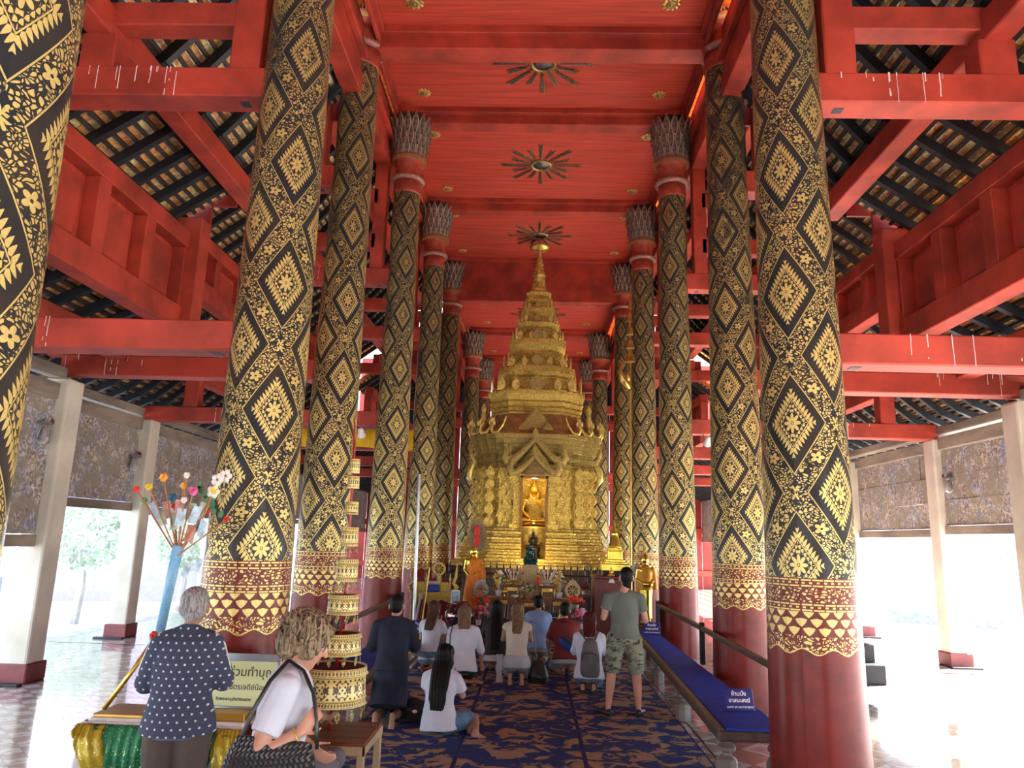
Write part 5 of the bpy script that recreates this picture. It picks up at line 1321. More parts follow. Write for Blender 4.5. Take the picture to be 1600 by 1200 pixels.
# ---------------------------------------------------------------- people
SKIN=mat('skin_tan',(.40,.21,.135),.5,0,.12,6); SKINF=mat('skin_fair',(.52,.27,.18),.5,0,.14,5); SKIND=mat('skin_brown',(.30,.15,.09),.5,0,.12,6)
def hairmat(name,c,c2):
    m,t,b=newmat(name); v,x,y,z=coords(t); w=vec(t,x*1,y*1,z*.12); n=tnoise(t,w,70,3,.6,.5); n2=tnoise(t,v,6,2)
    setc(t,b,mix3(t,smooth(t,n,.35,.65),c,c2)); b.inputs['Roughness'].default_value=.55; b.inputs['Specular IOR Level'].default_value=.16; bump(t,b,n,.5,.005); return m
HBLK=hairmat('black_hair',(.004,.004,.004),(.011,.010,.010)); HBRN=hairmat('brown_hair',(.05,.026,.016),(.11,.06,.035)); HLB=hairmat('light_brown_hair',(.10,.06,.035),(.22,.14,.08)); HGRY=hairmat('grey_hair',(.42,.42,.42),(.16,.16,.17)); HBLD=hairmat('dark_blond_hair',(.34,.26,.16),(.05,.034,.022)); HAUB=hairmat('auburn_hair',(.10,.012,.010),(.03,.006,.006))
EYEW=mat('eye_white',(.8,.78,.75),.3,0,0); EYED=mat('eye_iris',(.05,.03,.02),.2,0,0); LIP=mat('lips',(.50,.16,.14),.5,0,0); SOLE=mat('skin_sole',(.66,.42,.33),.55,0,.1)
def hand(g,W_,d,n,side,curl=.5,s=1.0,spread=.0):
    W_=Vector(W_); d=Vector(d).normalized(); n=Vector(n); n=(n-d*n.dot(d)).normalized(); l=d.cross(n)*side
    loft(g,[(W_-d*.01,.026*s,.018*s),(W_+d*.03*s,.034*s,.015*s),(W_+d*.085*s,.040*s,.013*s)],tuple(l),12)
    for k,L in enumerate((.068,.078,.072,.056)):
        o=(-.0285+.019*k)*s; p=W_+d*.08*s+l*o; pts=[p]; a=0
        for j,f in enumerate((.45,.3,.25)):
            a+=curl*(.55,.9,.7)[j]; dd=d*math.cos(a)+n*math.sin(a)+l*spread*(k-1.5)*.12; p=p+dd.normalized()*L*f*s; pts.append(p)
        limb(g,pts,[.0092*s,.0088*s,.0082*s,.0072*s],n=8)
    p=W_+d*.022*s-l*.028*s; limb(g,[p,p+(d*.6-l*.8+n*.2)*.035*s,p+(d*1.1-l*.75+n*.5)*.055*s],[.013*s,.0105*s,.0085*s],n=8)
def foot(g,A,d,up,s=1.0,side=1):
    A=Vector(A); d=Vector(d).normalized(); up=Vector(up); up=(up-d*up.dot(d)).normalized(); l=d.cross(up)
    h=A-up*.055*s-d*.03*s
    loft(g,[(h-d*.02*s,.022*s,.022*s),(h+d*.0*s,.031*s,.032*s),(h+d*.06*s+up*.01*s,.033*s,.034*s),(h+d*.12*s,.038*s,.024*s),(h+d*.165*s-up*.006*s,.045*s,.018*s),(h+d*.19*s-up*.008*s,.040*s,.013*s)],tuple(l),14)
    limb(g,[A,h+d*.03*s+up*.02*s],[.036*s,.032*s])
    for k in range(5):
        o=(-.034+.017*k)*side*s; L=(.030,.026,.022,.019,.016)[k]*s; p=h+d*(.185-.006*k)*s+l*o-up*.006*s; limb(g,[p,p+d*L],[(.0115,.009,.0085,.008,.0075)[k]*s]*2,n=7)
def person(loc,rz,label,J,skin=SKIN,voxel=.011,girth=1.0,hands=None,feet=True,S=1.0,headrot=None,neck_r=.048,legs=True):
    t=thing('person',loc,label,'person',None,rz); t.scale=(S,S,S)
    g=G(); v=lambda k:Vector(J[k]); gi=girth
    P,Wt,C_,N,H=v('pel'),v('wst'),v('cst'),v('nck'),v('hd')
    sh=(v('shR')-v('shL')); right=sh.normalized()
    loft(g,[(P-(Wt-P)*.55,.12*gi,.09*gi),(P,.155*gi,.115*gi),(Wt,.125*gi,.09*gi),(C_,.15*gi,.105*gi),(C_*.35+N*.65,.155*gi,.085*gi),(N-(N-C_)*.08,.07,.06)],tuple((v('hpR')-v('hpL')).normalized()*.5+right*.5),18)
    limb(g,[N-(H-N)*.35,H],[neck_r*1.1,neck_r*.92])
    Rh=headrot or Matrix.Identity(3)
    HS=1.18
    def hp(x,y,z): return H+Rh@Vector((x*HS,y*HS,z*HS))
    _b=g.ball
    def hb_(c,r_,*a): _b(c,tuple(q*HS for q in r_) if hasattr(r_,'__len__') else r_*HS,*a)
    hb_(hp(0,-.008,.035),(.074,.090,.088),18,12,Rh); hb_(hp(0,.035,-.03),(.058,.058,.072),16,10,Rh); hb_(hp(0,.062,-.082),(.026,.024,.022),10,8,Rh)
    limb(g,[hp(0,.088,.012),hp(0,.108,-.022)],[.009,.0125],n=8); hb_(hp(.03,.062,-.03),(.022,.022,.024),8,6,Rh); hb_(hp(-.03,.062,-.03),(.022,.022,.024),8,6,Rh)
    for s_ in(-1,1):
        hb_(hp(s_*.077,-.008,-.008),(.010,.020,.031),10,8,Rh)
        k='L' if s_<0 else 'R'; a,e,w=v('sh'+k),v('el'+k),v('wr'+k)
        a=a-Vector((0,0,.03)); limb(g,[N-(N-C_)*.12,a*.75+N*.25],[.052,.05*gi]); limb(g,[a*.86+C_*.14,a,(a+e)/2,e,(e*.6+w*.4),w],[.056*gi,.051*gi,.046*gi,.039*gi,.038*gi,.026])
        hd_=(hands or {}).get(k); d=(w-e).normalized()
        if hd_: hand(g,w,hd_[0],hd_[1],s_,hd_[2] if len(hd_)>2 else .5)
        else: hand(g,w,d,(0,1,-.3),s_,.4)
        if legs:
            h,n_,an,to=v('hp'+k),v('kn'+k),v('an'+k),v('to'+k)
            limb(g,[h,(h+n_)/2,n_,(n_*.65+an*.35),an],[.092*gi,.078*gi,.055*gi,.054*gi,.034])
            if feet: foot(g,an,to-an,J.get('up'+k,(0,0,1)),1.0,s_)
    b=blob(g,'body',skin,t,voxel,3)
    for s_ in(-1,1):
        e=G().ball(hp(s_*.029,.076,.008),(.012,.010,.008),10,8,Rh); e=local(e,'eye',EYEW,t,smooth=True)
        i=G().ball(hp(s_*.029,.0845,.008),.0045,8,6); local(i,'iris',EYED,e,smooth=True)
    m=G().ball(hp(0,.086,-.058),(.021,.009,.007),10,6,Rh); local(m,'mouth',LIP,t,smooth=True)
    return t
def mid(a,b,t): return tuple(Vector(a)*(1-t)+Vector(b)*t)
def top(t,J,name,mt,infl=.02,sleeve=.55,hem=None,girth=1.0,voxel=.012,flare=0.0,slr=None,disp=None,smooth_=3,collar=True,both=True,nk=.0):
    v=lambda k:Vector(J[k]); g=G(); P,Wt,C_,N=v('pel'),v('wst'),v('cst'),v('nck'); gi=girth; i=infl
    right=(v('shR')-v('shL')).normalized(); lo=P-(Wt-P)*(hem if hem is not None else .4)
    st=[(lo,.165*gi+i+flare,.125*gi+i+flare),(P,.160*gi+i+flare*.7,.118*gi+i+flare*.7),(Wt,.130*gi+i+flare*.3,.095*gi+i+flare*.4),(C_,.155*gi+i,.108*gi+i),(C_*.40+N*.60,.150*gi+i*.7,.088*gi+i*.7),(N-(N-C_)*.10,.078+i*.4,.064+i*.4)]
    if nk: st.append((N+(N-C_)*nk,.062,.056))
    loft(g,st,tuple((v('hpR')-v('hpL')).normalized()*.5+right*.5),22)
    for k in 'LR':
        a,e,w=v('sh'+k)-Vector((0,0,.032)),v('el'+k),v('wr'+k); r0=.053*gi+i*.5; limb(g,[N-(N-C_)*.16,a*.8+N*.2],[.052+i*.4,.050*gi+i*.5])
        if sleeve<=0: continue
        if sleeve<=1:
            limb(g,[a*.8+C_*.2,a,a*(1-sleeve)+e*sleeve],[r0,r0,(slr or .058*gi+i*.5)],False,True)
        else:
            f=sleeve-1; limb(g,[a*.8+C_*.2,a,e,e*(1-f)+w*f],[r0,r0,.048*gi+i*.5,slr or .036+i*.5],False,True)
    return blob(g,name,mt,t,voxel,smooth_,disp=disp)
def legs_(t,J,name,mt,infl=.018,upto=.9,girth=1.0,voxel=.013,r1=None,waist=True,skirt=False,disp=None):
    # upto: 0..1 along thigh, 1..2 on down the shin
    v=lambda k:Vector(J[k]); g=G(); P,Wt=v('pel'),v('wst'); gi=girth
    if waist: loft(g,[(P-(Wt-P)*.5,.14*gi+infl,.11*gi+infl),(P,.158*gi+infl,.118*gi+infl),(P*.55+Wt*.45,.142*gi+infl,.103*gi+infl)],tuple((v('hpR')-v('hpL')).normalized()),20)
    for k in 'LR':
        h,n_,an=v('hp'+k),v('kn'+k),v('an'+k); r0=.096*gi+infl
        if upto<=1: limb(g,[h,h*(1-upto)+n_*upto],[r0,r1 or (.060*gi+infl)],False,True)
        else:
            f=upto-1; limb(g,[h,(h+n_)/2,n_,n_*(1-f)+an*f],[r0,.082*gi+infl,.062*gi+infl,r1 or (.045*gi+infl)],False,True)
    if skirt:
        a,b=v('hpL'),v('hpR'); c,d=v('knL'),v('knR'); loft(g,[((a+b)/2,.16,.09),((a+b+c+d)/4,.16,.075),((c+d)/2*.9+(a+b)/2*.1,.15,.055)],tuple((b-a).normalized()),18)
    return blob(g,name,mt,t,voxel,3,disp=disp)
def hair_short(t,J,mt,Rh=None,vol=1.0,nape=.0,disp=None):
    Rh=Rh or Matrix.Identity(3); H=Vector(J['hd']); g=G()
    g.ball(H+Rh@(Vector((0,-.018,.050))*1.10),tuple(q_*1.10 for q_ in (.080*vol,.090*vol,.083*vol)),20,14,Rh); g.ball(H+Rh@(Vector((0,-.045,.005))*1.10),tuple(q_*1.10 for q_ in (.073*vol,.060*vol,.075*vol)),18,12,Rh)
    if nape: g.ball(H+Rh@(Vector((0,-.05,-.05-nape))*1.10),tuple(q_*1.10 for q_ in (.055*vol,.040*vol,.045+nape)),14,10,Rh)
    return blob(g,'hair',mt,t,.009,2,disp=disp or (lambda c:.0022*math.sin(c.x*300+c.z*60)*math.sin(c.y*210)))
def hair_long(t,J,mt,L=.4,w=.085,Rh=None,taper=.7,wave=0,back=-.10):
    Rh=Rh or Matrix.Identity(3); H=Vector(J['hd']); N=Vector(J['nck']); g=G()
    g.ball(H+Rh@(Vector((0,-.016,.045))*1.16),(.102,.112,.102),20,14,Rh)
    p0=H+Rh@Vector((0,-.040,.04)); p1=H+Rh@Vector((0,-.058,-.05)); p2=N+Vector((0,back,.0))
    sp=[N,Vector(J['cst']),Vector(J['wst']),Vector(J['pel'])]
    def back_y(z):
        for u_,l_ in zip(sp[:-1],sp[1:]):
            if z>=l_.z: k_=(u_.z-z)/(u_.z-l_.z); return u_.y+(l_.y-u_.y)*k_
        return sp[-1].y
    tail=[]
    for f,wk,th in((.0,1.04,.042),(.25,1.03,.036),(.5,1.0,.030),(.75,.92,.024),(1.0,taper,.014)):
        z=N.z-L*f; dr=N.z-z; off=.085+min(1,dr/.16)*.070
        tail.append((Vector((N.x+(H.x-N.x)*.5,back_y(z)-off,z)),(w+.006)*wk,th))
    loft(g,[(p0,.099,.076),(p1,w+.016,.066)]+tail,(1,0,0),22)
    return blob(g,'hair',mt,t,.009,1,disp=lambda c:.004*math.sin(c.x*170+wave*math.sin(c.z*14))+.002*math.sin(c.x*410))
def sandwich(**k): return k
# ---- poses: x right, y forward, z up
def kneel(S=1.0,lean=0.0,hx=0.0,pray=True,knee=.34,spread=.10,low=.22):
    y=lambda a:a
    J=dict(pel=(0,-.16,low+.03),wst=(0,-.13+lean*.2,low+.22),cst=(0,-.10+lean*.6,low+.42),nck=(0,-.09+lean,low+.60),hd=(hx,-.055+lean*1.25,low+.725),
     shL=(-.165,-.095+lean*.9,low+.545),shR=(.165,-.095+lean*.9,low+.545),hpL=(-.085,-.13,low+.02),hpR=(.085,-.13,low+.02),
     knL=(-spread-.02,knee,.075),knR=(spread+.02,knee,.075),anL=(-.075,-.19,.062),anR=(.075,-.19,.062),toL=(-.06,-.40,.05),toR=(.06,-.40,.05),upL=(0,.2,-1),upR=(0,.2,-1))
    if pray: J.update(elL=(-.215,-.01+lean,low+.32),elR=(.215,-.01+lean,low+.32),wrL=(-.03,.17+lean,low+.48),wrR=(.03,.17+lean,low+.48))
    else: J.update(elL=(-.21,-.05+lean,low+.28),elR=(.21,-.05+lean,low+.28),wrL=(-.12,.14,low+.10),wrR=(.12,.14,low+.10))
    return J
PH={'L':((.0,.35,1),(1,0,0),.05),'R':((.0,.35,1),(-1,0,0),.05)}
fold=lambda a,k:(lambda c:a*math.sin(c.z*k+math.sin(c.x*11)*1.6+c.y*9)*math.sin(c.x*13+c.z*7+1))
WHT=mat('white_cotton',(.55,.60,.70),.85,0,.06,6,.25,14); DNM=mat('blue_denim',(.10,.20,.32),.85,0,.3,16,.3,60); IVO=mat('ivory_blouse',(.56,.54,.46),.75,0,.08,6,.25,16)
# man in navy, kneeling upright
J=dict(pel=(0,-.04,.58),wst=(0,-.02,.75),cst=(0,0,.95),nck=(0,.0,1.14),hd=(.01,.03,1.265),shL=(-.195,0,1.075),shR=(.195,0,1.075),hpL=(-.09,-.03,.55),hpR=(.09,-.03,.55),knL=(-.10,.10,.07),knR=(.10,.10,.07),
 anL=(-.09,-.33,.11),anR=(.10,-.33,.11),toL=(-.09,-.36,-.10),toR=(.10,-.36,-.10),upL=(0,1,0),upR=(0,1,0),elL=(-.26,.02,.80),elR=(.25,.06,.80),wrL=(-.08,.20,.90),wrR=(.10,.20,.88))
NVY=mat('navy_cloth',(.006,.013,.034),.85,0,.3,5,.3,16)
t=person((-1.57,9.15,0),0,'man in a long navy robe kneeling upright with bare soles showing',J,SKIN,.012,1.05,PH)
top(t,J,'robe_top',NVY,.035,1.75,.2,1.06,.014,.01,.055,fold(.006,18),collar=True,nk=.12)
g=G(); loft(g,[((0,-.04,.62),.19,.15),((0,-.03,.45),.20,.18),((0,-.08,.28),.21,.25),((0,-.12,.16),.22,.30)]); limb(g,[(.1,.1,.12),(.28,.10,.08)],[.12,.05]); blob(g,'robe_skirt',NVY,t,.016,3,disp=fold(.008,9)); hair_short(t,J,HBLK)
tt=thing('black_bag',(-1.28,9.2,0),'black cloth bag lying beside the kneeling man in navy','bag'); g=G(); loft(g,[((0,0,.005),.22,.16),((0,0,.05),.24,.18),((-.02,0,.16),.14,.11),((-.04,0,.24),.05,.04)]); o=blob(g,'bag_body',mat('black_cloth',(.012,.012,.014),.8,0,.2,5,.3,20),tt,.014,3,disp=fold(.010,12)); 
local(G().ball((.02,-.17,.13),(.03,.006,.02),8,6),'white_print',WHC,tt,smooth=True)
# girl sitting sideways, long black hair
J=dict(pel=(0,0,.14),wst=(-.01,.02,.32),cst=(-.01,.05,.50),nck=(.0,.08,.665),hd=(.01,.13,.775),shL=(-.165,.06,.60),shR=(.165,.07,.60),hpL=(-.09,.02,.12),hpR=(.09,.02,.12),knL=(.10,.42,.09),knR=(.33,.30,.12),
 anL=(.34,.10,.055),anR=(.42,-.02,.06),toL=(.52,.04,.03),toR=(.62,-.04,.03),upL=(0,-.3,1),upR=(0,-.3,1),elL=(-.20,.16,.40),elR=(.22,.14,.38),wrL=(-.05,.34,.52),wrR=(.07,.34,.50))
t=person((-.93,8.62,0),-.15,'long haired girl in white tee shirt and denim skirt sitting sideways, nearest on the carpet',J,SKIN,.012,.98,PH)
top(t,J,'tee_shirt',WHT,.026,.72,.55,1.0,.013,.018,.072,fold(.005,15)); legs_(t,J,'denim_skirt',DNM,.022,.85,1.05,.014,.095); hair_long(t,J,HBLK,.40,.098,None,.72,1.2,-.085)
# kneeling pair in white, left
J=kneel(lean=.04,pray=True); t=person((-1.50,12.3,0),-.25,'girl in white tee shirt and denim shorts kneeling nearest the left bench',J,SKIN,.013,.92,PH)
top(t,J,'tee_shirt',WHT,.018,.6,.25,.93,.014,.0,None,fold(.004,22)); legs_(t,J,'denim_shorts',DNM,.018,.7,.98); hair_long(t,J,HBRN,.16,.080,None,.9)
J=kneel(lean=.03,pray=False,low=.25); J['elR']=(.25,.0,.50); J['wrR']=(.27,.08,.30); J['anL']=(.02,-.22,.06); J['toL']=(.16,-.30,.05); J['anR']=(.18,-.20,.06);J['toR']=(.30,-.30,.04)
t=person((-.93,11.35,0),.05,'woman in a loose white blouse and black skirt kneeling, bobbed brown hair',J,SKIN,.013,1.06)
top(t,J,'blouse',WHT,.034,1.05,.30,1.06,.014,.012,.062,fold(.007,20)); legs_(t,J,'black_skirt',mat('black_cloth',(.012,.012,.014)),.026,.95,1.08,.014,.10,True,True); hair_long(t,J,HLB,.05,.082,None,.95)
g=G().path([(-.17,-.10,.83),(-.19,-.22,.72),(-.19,-.22,.45),(-.20,-.05,.33)],.008,6); local(g,'bag_strap',mat('black_leather',(.012,.012,.012),.4,0,.2),t)
# long haired girl in black
J=kneel(lean=.06); t=person((-.52,12.75,0),0,'girl in a black top with very long black hair kneeling behind the notice boards',J,SKIND,.013,.98,PH)
top(t,J,'black_top',mat('black_cotton',(.022,.022,.026),.85,0,.2,5,.3,18),.03,1.5,.05,1.0,.014,.0,.05,fold(.005,18)); g=G(); loft(g,[((0,-.17,.16),.19,.15),((0,-.16,.26),.185,.145)]); blob(g,'shirt_tail',WHT,t,.013,2); legs_(t,J,'denim_shorts',DNM,.02,.8,1.03,.014,None,False); hair_long(t,J,HBLK,.46,.088,None,.8)
# ivory woman with bag
J=kneel(lean=.02,low=.27); J['anL']=(-.085,-.26,.10); J['anR']=(.085,-.26,.10); J['toL']=(-.08,-.30,-.06); J['toR']=(.09,-.30,-.06); J['upL']=J['upR']=(0,1,.1); 
t=person((-.16,11.85,0),0,'woman in a sleeveless ivory blouse kneeling with bare soles, light brown hair',J,SKIN,.012,.98,PH)
top(t,J,'sleeveless_blouse',IVO,.020,.14,.05,1.0,.013,.008,None,fold(.004,22)); g=G(); loft(g,[((0,-.14,.27),.19,.14),((0,-.13,.34),.18,.135)]); blob(g,'patterned_band',mat('patterned_band',(.04,.04,.09),.7,0,.8,40,col2=(.35,.33,.35)),t,.012,2)
legs_(t,J,'grey_skirt',mat('pale_grey_cloth',(.42,.46,.50),.85,0,.15,5,.3,16),.03,.9,1.08,.014,.10,True,True); hair_long(t,J,HLB,.16,.075,None,.85)
g=G(); g.cbox((-.25,-.16,.2),(.10,.03,.40)); blob(g,'tied_jacket',mat('pale_grey_cloth',(.42,.46,.50)),t,.012,3,disp=fold(.010,30))
BLK=mat('black_leather',(.012,.012,.012),.4,0,.2)
tt=thing('shoulder_bag',(.17,11.75,0),'black leather shoulder bag beside the woman in ivory','bag'); g=G(); loft(g,[((0,0,.0),.15,.10),((0,0,.10),.16,.11),((0,0,.26),.10,.06),((-.02,0,.33),.04,.03)]); blob(g,'bag_body',BLK,tt,.012,3,disp=fold(.008,18)); local(G().path([(-.02,-.03,.28),(-.06,-.06,.6),(-.10,-.02,.88),(-.13,.08,.86)],.016,6,flat=.4),'strap',BLK,tt)
# man in light blue shirt
J=kneel(lean=.08,low=.27); t=person((.17,13.5,0),0,'man in a light blue long sleeved shirt kneeling close to the notice boards',J,SKIND,.013,1.08,PH)
top(t,J,'blue_shirt',mat('light_blue_cotton',(.20,.32,.55),.85,0,.12,6,.3,16),.035,1.8,.25,1.1,.014,.01,.045,fold(.007,16)); legs_(t,J,'khaki_trousers',mat('khaki_cloth',(.30,.27,.20),.85),.02,1.8,1.05,.014); hair_short(t,J,HBLK,None,1.03)
# man in maroon with blue waist bag
J=kneel(lean=.10,low=.24,pray=False,spread=.14); J['anL']=(-.05,-.22,.06);J['anR']=(.06,-.22,.06);J['toL']=(-.10,-.42,.05);J['toR']=(.12,-.42,.05); J['elL']=(-.27,.0,.50);J['wrL']=(-.24,.16,.32)
t=person((.60,12.55,0),.08,'man in a maroon tee shirt kneeling with a blue sling bag on his back',J,SKIN,.013,1.16)
top(t,J,'maroon_shirt',mat('maroon_cotton',(.16,.018,.015),.85,0,.2,6,.3,16),.030,.85,.15,1.16,.014,.01,.075,fold(.006,16)); legs_(t,J,'grey_shorts',mat('grey_cotton',(.33,.35,.38),.85,0,.1),.024,.8,1.15); hair_short(t,J,HBLK,None,1.02)
g=G(); g.M=TR((.0,-.33,.50))@Matrix.Rotation(.62,4,'Y'); g.ball((0,0,0),(.17,.05,.075),16,10); blob(g,'sling_bag',mat('royal_blue_nylon',(.01,.06,.42),.5,0,.2),t,.012,1); g=G(); g.M=TR((.0,-.355,.525))@Matrix.Rotation(.62,4,'Y'); g.cbox((.0,0,.01),(.22,.045,.05)); g.cbox((-.02,-.022,.035),(.16,.012,.012)); local(g,'bag_band',BLK,t,bevel=.01)
local(G().path([(.02,-.26,.60),(-.08,-.24,.78),(-.13,-.16,.86),(-.12,-.02,.87)],.012,6,flat=.5),'sling_strap',BLK,t)
# girl with grey backpack
J=kneel(lean=.05,low=.22,knee=.30); J['anL']=(-.08,-.24,.09);J['anR']=(.07,-.24,.09);J['toL']=(-.08,-.27,-.1);J['toR']=(.08,-.27,-.1);J['upL']=J['upR']=(0,1,.1)
t=person((.90,11.3,0),-.1,'girl in a loose white shirt kneeling with a small grey backpack, dark auburn hair',J,SKIN,.012,.96,PH)
top(t,J,'white_shirt',WHT,.045,1.7,.35,.98,.014,.02,.05,fold(.008,18)); legs_(t,J,'jeans',DNM,.022,1.4,1.0,.014); g=G(); [limb(g,[(s_*.075,-.20,.10),(s_*.08,-.29,.03)],[.048,.05]) for s_ in(-1,1)]; blob(g,'dark_socks',mat('dark_socks',(.03,.03,.035),.9),t,.011,2); hair_long(t,J,HAUB,.07,.080,None,.95)
BPM=mat('grey_backpack',(.10,.105,.11),.75,0,.2,8,.3,30); g=G(); loft(g,[((.02,-.29,.24),.12,.07),((.02,-.30,.32),.14,.085),((.02,-.29,.52),.13,.08),((.02,-.25,.70),.095,.05),((.02,-.23,.75),.04,.02)],n=22,pw=.8); b=blob(g,'backpack',BPM,t,.012,3)
local(G().path([(-.09,-.37,.46),(-.07,-.37,.54),(.02,-.375,.57),(.11,-.37,.54),(.13,-.37,.46)],.004,6),'zip',BLK,b); local(G().path([(-.02,-.22,.74),(.02,-.25,.80),(.06,-.22,.74)],.006,6),'grab_loop',BLK,b)
for s_ in(-1,1): local(G().path([(.02+s_*.06,-.24,.72),(s_*.11,-.18,.80),(s_*.13,-.05,.82),(s_*.13,.06,.72)],.018,6,flat=.4),'shoulder_strap',BPM,b)
# ---- standing man in camouflage shorts
def camo():
    m,t,b=newmat('camouflage_cloth'); v,x,y,z=coords(t); w=vec(t,x,y,z*1.9); n=tnoise(t,w,9,2,.5,.6); n2=tnoise(t,w,13,2,.5,.9)
    c=mix3(t,n.gt(.54),(.20,.22,.16),(.11,.125,.09)); c=mix3(t,n2.gt(.60),c,(.028,.032,.030)); setc(t,b,c); b.inputs['Roughness'].default_value=.9; return m
J=dict(pel=(0,0,.93),wst=(0,0,1.08),cst=(0,.02,1.28),nck=(0,.0,1.50),hd=(.03,.045,1.645),shL=(-.20,0,1.43),shR=(.20,0,1.43),hpL=(-.10,0,.90),hpR=(.10,0,.90),knL=(-.16,.01,.50),knR=(.15,.01,.49),
 anL=(-.21,-.05,.09),anR=(.17,-.02,.09),toL=(-.30,.12,.04),toR=(.24,.16,.04),elL=(-.265,-.02,1.16),elR=(.26,-.02,1.14),wrL=(-.13,.20,1.26),wrR=(.16,.22,1.22))
GT=mat('grey_green_tee',(.125,.155,.135),.85,0,.12,4,.3,14)
t=person((1.23,9.82,0),0,'standing man in a grey green tee shirt and camouflage shorts, seen from behind',J,SKINF,.012,1.08,{'L':((.7,.7,.2),(0,1,0),.5),'R':((-.7,.7,.2),(0,1,0),.5)},feet=False)
top(t,J,'tee_shirt',GT,.022,.62,.05,1.1,.013,.006,.072,fold(.005,14)); legs_(t,J,'camouflage_shorts',camo(),.024,.98,1.08,.013,.098,disp=fold(.005,20)); 
g=G(); loft(g,[((0,0,1.015),.176,.134),((0,0,1.05),.172,.130)]); blob(g,'belt',BLK,t,.011,1)
hair_short(t,J,HBLK,None,.99,.01)
for s_,a,b in((-1,J['anL'],J['toL']),(1,J['anR'],J['toR'])):
    g=G(); A=Vector(a);B=Vector(b); d=(B-A); d.z=0; d.normalize(); l=d.cross(Vector((0,0,1)))
    loft(g,[(A-d*.07+Vector((0,0,-.05)),.030,.04),(A-d*.02+Vector((0,0,-.045)),.042,.05),(A+d*.08+Vector((0,0,-.052)),.046,.042),(A+d*.18+Vector((0,0,-.058)),.048,.032),(A+d*.215+Vector((0,0,-.062)),.035,.025)],tuple(l),14); blob(g,'black_shoe',BLK,t,.009,1)
g=G(); g.ball((-.305,-.035,1.28),(.004,.022,.035)); local(g,'arm_tattoo',mat('tattoo_ink',(.10,.09,.10),.6,0,.5,60),t,smooth=True) if False else None
# ---- elderly woman in polka dot cardigan
def dots():
    m,t,b=newmat('polka_dot_knit'); v,x,y,z=coords(t)
    u=(x*1.06)/.056; w=z/.043; row=w.floor(); uu=(u+row*.5).fract()-.5; ww=w.fract()-.5
    d=(uu*uu+ww*ww*.75).sqrt().lt(.135); kn=tnoise(t,vec(t,x*40,y*40,z*160),4,1)
    setc(t,b,mix3(t,d,mix3(t,kn,(.060,.080,.135),(.035,.05,.09)),(.66,.68,.72))); b.inputs['Roughness'].default_value=.9; bump(t,b,kn,.3,.004); return m
J=dict(pel=(0,0,.86),wst=(0,0,1.02),cst=(0,.02,1.22),nck=(0,.05,1.435),hd=(-.0,.10,1.565),shL=(-.165,.02,1.36),shR=(.165,.02,1.36),hpL=(-.09,0,.84),hpR=(.09,0,.84),knL=(-.10,.02,.46),knR=(.10,.02,.46),
 anL=(-.10,-.02,.09),anR=(.10,-.02,.09),toL=(-.13,.15,.03),toR=(.13,.15,.03),elL=(-.245,.04,1.09),elR=(.245,.04,1.10),wrL=(-.17,.26,1.06),wrR=(.17,.26,1.10))
t=person((-2.27,5.2,0),.22,'elderly woman with grey hair bun and white-dotted blue cardigan, seen from behind',J,SKIN,.010,1.05,feet=True)
c=top(t,J,'cardigan',dots(),.045,1.55,.45,1.10,.010,.018,.062,fold(.004,12),3,nk=.10)
g=G(); loft(g,[((0,0,.76),.185,.145),((0,0,.80),.20,.16),((0,0,.83),.20,.16)]); blob(g,'ribbed_hem',mat('slate_knit',(.10,.13,.21),.9,0,.1),t,.009,2)
for s_,k in((-1,'L'),(1,'R')):
    a,e=Vector(J['sh'+k])-Vector((0,0,.03)),Vector(J['el'+k]); N=Vector(J['nck'])
    p=[N+Vector((s_*.07,-.03,-.02)),a+Vector((s_*.02,-.012,.075)),a+Vector((s_*.075,-.015,.01)),(a+e)/2+Vector((s_*.075,-.015,0)),e+Vector((s_*.062,-.01,0))]
    local(G().path(p,.0065,6),'white_stripe',WHC,t,smooth=True)
legs_(t,J,'brown_trousers',mat('brown_trousers',(.085,.065,.055),.85,0,.15,6),.03,1.95,1.05,.013,.09)
def bun(t,J):
    H=Vector(J['hd']); g=G(); g.ball(H+Vector((0,-.015,.052)),(.094,.108,.094),20,14); g.ball(H+Vector((0,-.05,-.01)),(.086,.072,.078),18,12); b=blob(g,'hair',HGRY,t,.008,2,disp=lambda c:.002*math.sin((c.x+c.z)*260))
    g=G(); g.ball(H+Vector((.02,-.105,-.045)),(.045,.032,.034),14,10); g.ball(H+Vector((.005,-.11,-.06)),(.026,.03,.03),12,8); g.path([H+Vector((.02+.03*math.cos(a),-.125+.01*math.sin(a*2),-.045+.024*math.sin(a))) for a in [i*.6 for i in range(11)]],.010,8); blob(g,'bun',HGRY,t,.006,1)
bun(t,J)
# ---- woman with wavy dark blond hair, turned to the right, black woven bag
Rb=Matrix.Rotation(math.radians(-26),3,'X')
J=dict(pel=(0,0,.90),wst=(0,0,1.06),cst=(0,.03,1.24),nck=(0,.045,1.45),hd=(.0,.10,1.555),shL=(-.18,.02,1.39),shR=(.18,.02,1.39),hpL=(-.09,0,.88),hpR=(.09,0,.88),knL=(-.10,.03,.48),knR=(.10,.03,.48),
 anL=(-.10,-.02,.09),anR=(.10,-.02,.09),toL=(-.11,.15,.03),toR=(.11,.15,.03),elL=(-.24,-.02,1.10),elR=(.27,-.10,1.07),wrL=(-.16,.16,1.0),wrR=(.235,.10,1.17))
t=person((-1.20,3.95,0),-PI/2+.30,'woman with wavy dark blond hair, white tee shirt and woven black shoulder bag',J,SKINF,.008,1.12,{'R':((-.28,.62,.62),(-.9,-.3,-.2),.55)},headrot=Rb)
top(t,J,'tee_shirt',WHT,.020,.66,.25,1.12,.009,.006,.074,fold(.004,14)); legs_(t,J,'white_trousers',WHT,.02,1.9,1.1,.014)
